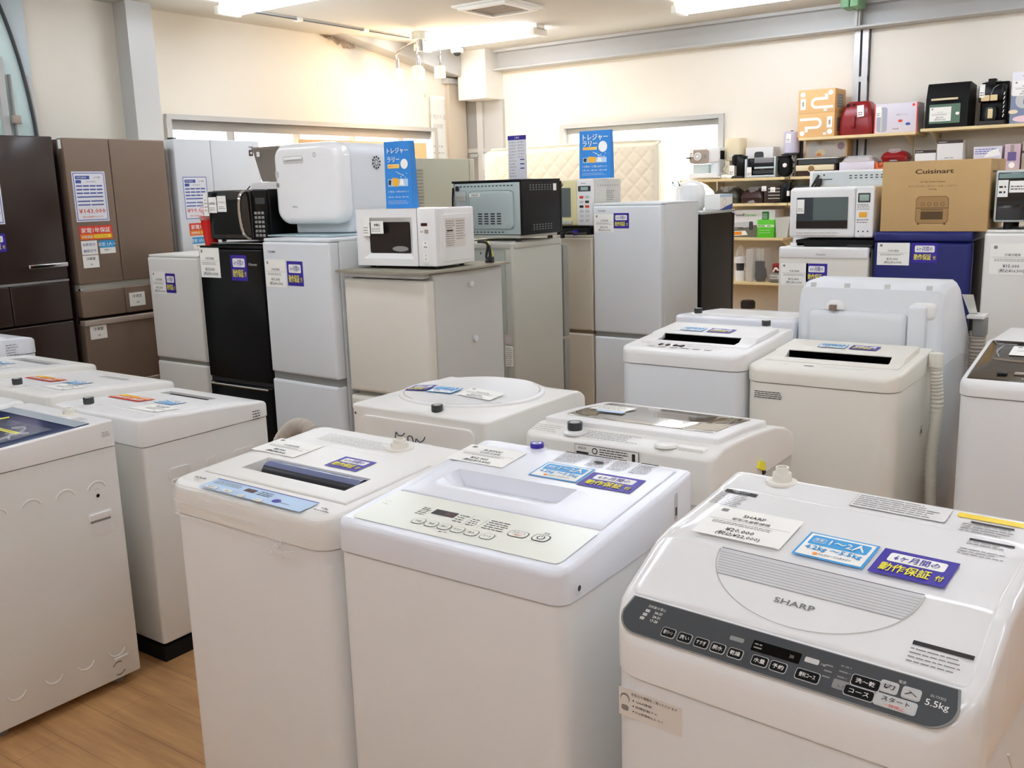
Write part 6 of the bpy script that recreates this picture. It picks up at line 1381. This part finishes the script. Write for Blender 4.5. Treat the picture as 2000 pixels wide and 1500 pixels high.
t = thing('humidifier', 'pale lilac cylindrical humidifier standing above the espresso machine', 'humidifier', -2.80, 7.72, Z2 + .182, .13, .13); g = G(); g.lathe([(0, 0), (.056, 0), (.062, .006), (.062, .165), (.056, .172), (0, .173)], (.062, .062, 0), 'lavender', 32); g.build('tank', t); g = G(); g.lathe([(0, .173), (.012, .173), (.012, .18), (0, .181)], (.062, .062, 0), 'darkgrey', 14); g.build('cap', t); tagcard(t, frame((.035, -.0015, .085), (1, .02, -.05), (.05, 0, 1)), .04, .07)
g = G(); g.rbox(0, .125, 0, .16, .168, .18, 'ink', .006); g.rbox(.08, .125, .13, .17, 0, .30, 'browndark', .01); solo(g, 'stand', 'dark stand carrying the lilac humidifier', 'stand', -2.80, 7.72, Z2, .125, .17)
# griddle
t = thing('electric_griddle', 'cream electric griddle with round brass dial on the shelf', 'griddle', -2.66, 7.67, Z2 + .002, .33, .25)
g = G(); g.rbox(0, .315, .01, .24, 0, .085, 'browndark', .02, .008); g.build('base', t); g = G(); g.rbox(-.005, .30, .0, .235, .038, .082, 'beige', .015, .006); g.build('body', t); g = G(); g.rbox(.01, .325, .01, .24, .085, .128, 'darkgrey', .02, .004); g.rbox(.0, .335, .0, .25, .126, .136, 'steel', .02, .004); g.build('lid', t)
g = G(); g.cyl((.125, -.006, .055), (.125, .003, .055), .03, .03, 'beige', 24); g.cyl((.125, -.012, .055), (.125, .0, .055), .022, .022, 'brass', 24); g.build('dial', t)
t = thing('cardboard_box', 'orange hot plate carton with pink badge leaning above the griddle', 'box', -2.63, 7.80, Z2 + .1395, .36, .12); g = G(); g.rbox(0, .33, 0, .12, 0, .14, 'cardlight', .003, .002); g.build('carton', t)
g = G(); M_ = FR(0, 0, 0); g.rrect(M_, .012, .006, .318, .128, .006, 'picgrey', .0006); g.text(M_, .155, .108, 'ホットプレート', .024, 'ink', .001, width=.15); g.disc(M_, .28, .085, .028, 'mauve', .001); g.disc(M_, .12, .04, .04, 'beige', .001, ry=.025); g.disc(M_, .11, .025, .02, 'orange', .0014, ry=.012); g.rect(M_, .055, .06, .10, .12, 'lightgrey', .0014); g.build('printed_face', t)
# black plate stack below
t = thing('hot_plate', 'wide flat black hot plate on the lower shelf piece', 'hot plate', -2.70, 7.67, Z3 + .001, .42, .25); g = G(); taper(g, .42, .25, [(0, .03, .02), (.03, .01, .005), (.085, .0, .0)], 'ink'); g.build('body', t); g = G(); g.tube([(.05, -.002, .065), (.16, -.008, .055), (.19, -.008, .05), (.23, -.006, .06), (.38, -.002, .065)], .004, 'steel', 7); g.build('handle', t); g = G(); taper(g, .40, .24, [(.087, .0, .0), (.13, .02, .01)], 'darkgrey'); g.build('lid', t)
g = G(); g.tube([(0, 0, .15), (.01, -.02, .08), (-.01, -.02, .02), (.015, -.02, .07)], .004, 'ink', 7); g.rbox(-.008, .012, -.03, -.01, -.01, .03, 'paper', .004); solo(g, 'power_cord', 'thin black cord hanging from the griddle shelf with a white plug', 'cord', -2.70, 7.64, 1.50, .01, .01)
# wrapped cookers on shelf three
def wrapped(label, x, w, h, m, seed, d=.24, z=Z3):
    t = thing('wrapped_cooker', label, 'wrapped appliance', x, 7.68, z + .001, w, d); g = G(); taper(g, w, d, [(0, .01, .01), (h * .35, 0, 0), (h * .7, .01, .02), (h, .05, .06)], m); g.build('body', t)
    random.seed(seed); vs = []; n = 14; g = G()
    for k in range(7):
        for j in range(n):
            a = 2 * math.pi * j / n; q = .9 + .06 * random.random(); vs.append((w / 2 + q * w * .55 * math.cos(a) * (1 - .06 * k), d / 2 + q * d * .55 * math.sin(a) * (1 - .05 * k), h * 1.08 * k / 6))
    g.add(vs, [(k * n + j, k * n + (j + 1) % n, (k + 1) * n + (j + 1) % n, (k + 1) * n + j) for k in range(6) for j in range(n)], 'plastic_clear'); g.build('plastic_wrap', t, ang=10); return t
wrapped('dark olive cooker wrapped in clear plastic, left on its shelf', -3.38, .23, .13, 'olivedark', 1); wrapped('dark brown cooker wrapped in shiny plastic beside small notes', -3.13, .20, .12, 'browndark', 2)
t = thing('toaster', 'black toaster with grey bars and two small notes on the cooker shelf', 'toaster', -2.925, 7.68, Z3 + .001, .13, .14); g = G(); g.rbox(0, .145, 0, .14, 0, .13, 'browndark', .02, .01); g.build('body', t); g = G()
for k in range(4): g.rbox(.04, .14, -.004, .002, .03 + k * .026, .037 + k * .026, 'silver', .002)
g.build('bar', t); tagcard(t, FR(-.015, .095, -.004), .04, .04); tagcard(t, FR(.06, .085, -.006), .04, .04)
t = thing('coffee_grinder', 'black upright grinder at the right end of the cooker shelf with coiled cord', 'grinder', -2.775, 7.66, Z3 + .001, .06, .1); g = G(); g.rbox(0, .065, 0, .09, 0, .155, 'blacksatin', .015, .006); g.rbox(-.005, .03, .0, .06, .13, .16, 'ink', .008); g.build('body', t); g = G(); g.tube([(0, -.01, .02), (-.04, -.02, .008), (-.05, -.012, .008), (-.02, -.006, .008), (.01, -.012, .012)], .006, 'ink', 7); g.build('power_cord', t)
# shelf four
t = thing('cardboard_box', 'white food sealer carton with green lettering on the shelf', 'box', -3.30, 7.70, Z4, .50, .2); g = G(); g.rbox(0, .47, 0, .2, 0, .225, 'paperbox', .003, .002); g.build('carton', t)
g = G(); M_ = FR(0, 0, 0); g.text(M_, .160, .185, 'Food', .034, 'ink', .0008, bold=.03, width=.088); g.text(M_, .262, .183, 'Saver', .032, 'greenc', .0008, bold=.02, width=.108); g.rrect(M_, .36, .12, .42, .21, .008, 'greend', .0008); g.lines(M_, .365, .15, .41, .195, 3, 'paper', .0012); g.rect(M_, .06, .0, .33, .10, 'picolive', .0006)
g.poly([(.03, .06), (.26, .085), (.26, .13), (.03, .115)], .001, .0016, 'lightgrey', M_); g.rect(M_, .10, .075, .20, .082, 'ink', .002); g.rrect(M_, .25, .06, .285, .13, .01, 'darkgrey', .002); g.poly([(.08, .01), (.24, .02), (.22, .055), (.08, .05)], .001, .0016, 'paper', M_); g.poly([(.12, .018), (.19, .022), (.185, .048), (.12, .045)], .0018, .0024, 'orange', M_); g.build('printed_face', t)
t = thing('cardboard_box', 'bright green small box in front of the food sealer carton', 'box', -2.965, 7.66, Z4, .155, .035); g = G(); g.rbox(0, .145, 0, .035, 0, .145, 'greenc', .003, .002); g.build('carton', t); g = G(); M_ = FR(0, 0, 0); g.rect(M_, .0, .085, .145, .105, 'greenpale', .0006); g.lines(M_, .01, .087, .14, .103, 1, 'ink', .001, seg=.014); g.disc(M_, .075, .095, .009, 'paper', .0014); g.lines(M_, .02, .03, .12, .07, 2, 'greenpale', .001, seg=.03, fill=.2); g.build('printed_face', t)
g = G(); g.add([(0, 0, 0), (.09, -.01, 0), (.11, .0, .17), (-.02, .01, .16), (0, .02, 0), (.09, .015, 0), (.11, .02, .17), (-.02, .025, .16)], [(0, 1, 2, 3), (5, 4, 7, 6), (1, 5, 6, 2), (4, 0, 3, 7), (3, 2, 6, 7), (0, 4, 5, 1)], 'silver'); solo(g, 'instruction_booklet', 'grey folded booklet leaning at the shelf end beside the green box', 'booklet', -2.80, 7.66, Z4, .1, .03, ang=30)
# shelf five
t = thing('blender', 'white and clear blender beside the black refrigerator', 'blender', -3.19, 7.70, Z5, .10, .1); g = G(); g.lathe([(0, 0), (.04, 0), (.042, .08), (.04, .085), (0, .09)], (.05, .05, 0), 'white', 20); g.lathe([(0, .15), (.05, .15), (.052, .20), (.05, .205), (0, .21)], (.05, .05, 0), 'white', 20); g.build('base', t); g = G(); g.lathe([(0, .085), (.03, .085), (.034, .15), (0, .15)], (.05, .05, 0), 'darkgrey', 16); g.build('motor', t); g = G(); g.lathe([(0, .205), (.04, .205), (.03, .27), (.01, .30), (0, .3)], (.05, .05, 0), 'plastic_clear', 16); g.build('jug', t)
g = G(); g.rbox(0, .06, 0, .08, 0, .13, 'ink', .02, .008); g.rbox(.01, .05, .02, .06, .13, .24, 'blackmatte', .015, .008); solo(g, 'coffee_grinder', 'small matte black grinder between the two blenders', 'grinder', -3.085, 7.86, Z5, .06, .08)
t = thing('blender', 'black hand mixer set in clear plastic bag on the lowest shelf', 'mixer', -3.06, 7.68, Z5, .20, .16); g = G(); g.lathe([(0, 0), (.035, .0), (.05, .04), (.045, .10), (.03, .13), (0, .13)], (.10, .07, 0), 'blacksatin', 20); g.rbox(.06, .13, .03, .1, .1, .17, 'blacksatin', .02, .01); g.build('motor', t)
g = G(); 
for x in (.07, .09, .115): g.cyl((x, .07, .16), (x, .07, .27), .011, .010, 'ivory', 12)
g.build('attachment', t); g = G(); g.rbox(-.005, .06, -.01, .1, 0, .27, 'plastic_clear', .02, .01); g.rbox(-.01, .185, -.015, .14, 0, .285, 'film', .04, .02); g.build('plastic_wrap', t)
t = thing('food_processor', 'red and grey food processor at the right end of the lowest shelf', 'food processor', -2.868, 7.66, Z5, .14, .15); g = G(); g.rbox(0, .14, 0, .14, 0, .08, 'grey', .03, .025); g.build('base', t); g = G(); g.rbox(.02, .13, .03, .13, .078, .155, 'deepred', .03, .015); g.build('bowl', t); g = G(); g.rrect(FR(0, 0, -.001), .025, .03, .10, .065, .002, 'lightgrey', .001); g.lines(FR(0, 0, -.002), .03, .04, .095, .055, 1, 'ink', .001, seg=.02); g.tube([(.05, .0, .09), (.07, -.005, .12), (.09, 0, .10)], .008, 'paper', 7); g.build('tag', t)
t = thing('jar', 'clear jar with black lid standing low by the wall', 'jar', -3.13, 7.70, .28, .12, .12); g = G(); g.lathe([(0, 0), (.052, 0), (.055, .28), (0, .28)], (.06, .06, 0), 'jarwhite', 22); g.build('glass', t); g = G(); g.lathe([(0, .28), (.06, .28), (.062, .33), (.05, .345), (0, .345)], (.06, .06, 0), 'ink', 22); g.build('lid', t); g = G(); g.rrect(FR(0, 0, .003), .03, .12, .09, .26, .003, 'paper', .002); g.lines(FR(0, 0, .002), .035, .14, .085, .24, 5, 'taupe', .002); g.build('label_sheet', t)
shelf('bottom shelf close to the floor carrying the jar', -3.46, -2.0, .279, (-3.40, -2.1))
# things seen above the right row
ZS_ = 1.641
t = thing('cardboard_box', 'flat white carton behind the rear-facing microwave', 'box', -2.318, 7.67, ZS_, .27, .22); g = G(); g.rbox(0, .262, 0, .22, 0, .095, 'kettlebox', .003, .002); g.build('carton', t)
g = G(); random.seed(9); taper(g, .26, .2, [(0, .0, .0), (.02, .02, .01), (.045, .03, .02), (.05, .08, .06)], 'plastic_clear'); taper(g, .25, .15, [(0, .0, .0), (.03, .02, .02)], 'taupe'); solo(g, 'plastic_wrapped_parts', 'clear plastic package on the flat white carton', 'package', -2.315, 7.68, ZS_ + .096, .26, .2)
t = thing('cardboard_box', 'small bright orange box beside the brown carton', 'box', -2.045, 7.66, ZS_, .09, .1); g = G(); g.rbox(0, .08, 0, .1, 0, .085, 'orangebox', .003, .002); g.build('carton', t); g = G(); g.tube([(.02, -.004, .09), (.03, -.01, .05), (.06, -.01, .07), (.05, -.004, .1)], .003, 'ink', 6); g.build('power_cord', t)
wrapped('dark red appliance in clear plastic above the brown carton', -2.02, .19, .085, 'deepred', 11, .2, ZS_ + .087)
g = G(); g.rbox(0, .165, .0, .2, 0, .085, 'taupe', .005); solo(g, 'storage_box', 'brown box hidden behind the large carton supporting the red package', 'box', -1.95, 7.72, ZS_, .3, .2) 
shelf('shelf board behind the large brown carton', -1.79, -.60, 1.640, (-1.67, -.9))
for lab, x, w_, h_, band in (('small white carton with dark top band behind the large brown carton', -1.775, .148, .160, 1), ('larger white carton with dark top band above the brown carton', -1.622, .175, .222, 1)):
    t = thing('cardboard_box', lab, 'box', x, 7.70, ZS_, w_, .15); g = G(); g.rbox(0, w_, 0, .15, 0, h_, 'paperbox', .003, .002); g.build('carton', t); g = G(); M_ = FR(0, 0, 0); g.rect(M_, 0, h_ - .022, w_, h_, 'browndark'); g.lines(M_, .008, h_ - .016, w_ * .4, h_ - .006, 1, 'paper', .0008); g.lines(M_, w_ * .3, h_ * .25, w_ * .8, h_ * .5, 2, 'inklight', .0006, seg=.03); g.build('printed_face', t)
t = thing('cardboard_box', 'pink and white film-wrapped carton right of the white cartons', 'box', -1.375, 7.70, ZS_, .20, .15); g = G(); g.rbox(0, .185, 0, .15, 0, .165, 'kettlebox', .003, .002); g.build('carton', t); g = G(); M_ = FR(0, 0, 0); g.lines(M_, .01, .11, .18, .155, 3, 'purplish', .0006, seg=.02); g.add([(.07, .09, .001), (.18, .10, .001), (.16, .15, .001), (.10, .13, .001)], [(0, 1, 2, 3)], 'paper', M_); g.build('printed_face', t)
t = thing('cardboard_box', 'carton with purple and pink print and a clear bag at the right edge', 'box', -1.17, 7.68, ZS_, .12, .15); g = G(); g.rbox(0, .10, 0, .15, 0, .175, 'pinkbox', .003, .002); g.build('carton', t); g = G(); M_ = FR(0, 0, 0); g.rect(M_, .02, .06, .075, .12, 'violet'); g.rect(M_, .035, .12, .06, .17, 'taupe', .0006); g.disc(M_, .05, .03, .02, 'paper'); g.build('printed_face', t)
t = thing('cardboard_box', 'brown carton right of the purple printed one at the right edge', 'box', -1.06, 7.68, ZS_, .25, .15); g = G(); g.rbox(0, .25, 0, .15, 0, .19, 'taupe', .003, .002); g.build('carton', t); g = G(); M_ = FR(0, 0, 0); g.rect(M_, 0, .11, .25, .125, 'browndark'); g.rect(M_, .02, .03, .1, .08, 'pink'); g.build('printed_face', t)

# ================================================================ MATTRESS AND BOARDS AT THE WINDOWS
g = G(); w, h_, th = 1.87, 1.05, .20; nx, nz = 200, 110
def zq(x, z_):
    a = abs(((x + z_) / .15) % 1 - .5) * .15; b = abs(((x - z_) / .15) % 1 - .5) * .15; s_ = 1 - math.exp(-(min(a, b) / .016) ** 1.5)
    e = min(x, w - x, z_, h_ - z_); k = 0 if e > .05 else (1 - e / .05)
    return -.006 * s_ + .05 * k * k
vs = []; rad = .11
def hwz(z_): return w
for i in range(nz + 1):
    for j in range(nx + 1):
        x, z_ = w * j / nx, h_ * i / nz; px, pz = x, z_
        dx = max(0, rad - x, x - (w - rad)); dz = max(0, z_ - (h_ - rad))
        if dx > 0 and dz > 0:
            L_ = math.hypot(dx, dz)
            if L_ > rad: f_ = rad / L_; px = x + (1 if x < w / 2 else -1) * dx * (1 - f_); pz = z_ - dz * (1 - f_)
        vs.append((px, zq(x, z_), pz))
fs = [(i * (nx + 1) + j, i * (nx + 1) + j + 1, (i + 1) * (nx + 1) + j + 1, (i + 1) * (nx + 1) + j) for i in range(nz) for j in range(nx)]
bd = [j for j in range(nx + 1)] + [i * (nx + 1) + nx for i in range(1, nz + 1)] + [nz * (nx + 1) + j for j in range(nx - 1, -1, -1)] + [i * (nx + 1) for i in range(nz - 1, 0, -1)]
b = len(vs); n = len(bd); vs += [(vs[q][0], th, vs[q][2]) for q in bd]
fs += [(bd[(k + 1) % n], bd[k], b + k, b + (k + 1) % n) for k in range(n)] + [tuple(b + k for k in range(n))]
t = thing('mattress', 'quilted cream mattress standing upright before the far window', 'mattress', -5.72, 7.60, .93, w, th); g.add(vs, fs, 'mattress'); g.build('quilted_cover', t, ang=60)
g = G(); g.tube([(w + .004, .02, 0.01), (w + .004, .02, h_ - .12), (w - .02, .02, h_ - .04), (w - .12, .02, h_ + .004), (.1, .02, h_ + .004)], .008, 'ivory', 8); g.build('piping', t)
g = G()
for x in (.1, 1.6):
    for y in (.03, .17): g.cyl((x, y, 0), (x, y, .90), .02, .02, 'silver', 12)
g.rbox(0, 1.7, 0, .2, .88, .92, 'wood', .01, .004); solo(g, 'bench', 'simple bench hidden behind the refrigerators carrying the mattress', 'bench', -5.66, 7.61, 0, 1.7, .2)
g = G(); vs = []
for i in range(12):
    for j in range(6): vs.append((j * .03, .02 * math.sin(j * 2.1 + i * .4) + (.02 if j % 2 else 0), i * .05))
g.add(vs, [(i * 6 + j, i * 6 + j + 1, i * 6 + j + 7, i * 6 + j + 6) for i in range(11) for j in range(5)], 'plastic_clear'); solo(g, 'plastic_sheet', 'loose clear plastic sheet hanging at the left end of the mattress', 'plastic sheet', -5.66, 7.54, 1.40, .15, .04)
g = G(); g.box(0, .02, 0, 1.60, 0, 2.06, 'board'); g.box(.02, .03, 1.35, 1.60, 1.77, 2.06, 'board'); g.rbox(.022, .034, 1.38, 1.44, 1.79, 1.95, 'boardlight', .004)
solo(g, 'wooden_board', 'wide light wooden board standing in front of the left window', 'board', -6.09, 5.58, 0, .02, 1.60)
# items on the black rear refrigerator
t = thing('cardboard_box', 'small white and blue carton beside the tall white refrigerator', 'box', -2.815, 6.28, 1.4265, .12, .22); g = G(); g.rbox(0, .115, 0, .22, 0, .105, 'paper', .003, .002); g.build('carton', t); g = G(); M_ = SD(0, 0, .1152); g.add([(.0, .0, .0006), (.22, 0, .0006), (.22, .04, .0006), (.10, .02, .0006)], [(0, 1, 2, 3)], 'purplish', M_); g.rect(M_, .0, .085, .22, .105, 'skyblue'); g.ring(M_, .08, .05, .025, .03, 'lavender'); g.build('printed_face', t)
t = thing('window_bright_dome', 'added white dome with black wires imitating the bright window behind the tall white refrigerator', 'window stand-in', -3.05, 6.2, 1.426, .22, .24); g = G(); g.lathe([(0, 0), (.09, 0), (.105, .04), (.105, .12), (.09, .17), (.05, .20), (0, .205)], (.11, .12, 0), 'gloss', 30); g.build('body', t); g = G(); g.tube([(.05, .02, .16), (.03, .0, .20), (.05, -.02, .165)], .003, 'ink', 6); g.tube([(.09, .0, .17), (.08, -.02, .205), (.10, -.03, .17)], .003, 'ink', 6); g.build('handle', t)  # dome added for the bright window, wires for the dark bracket edge
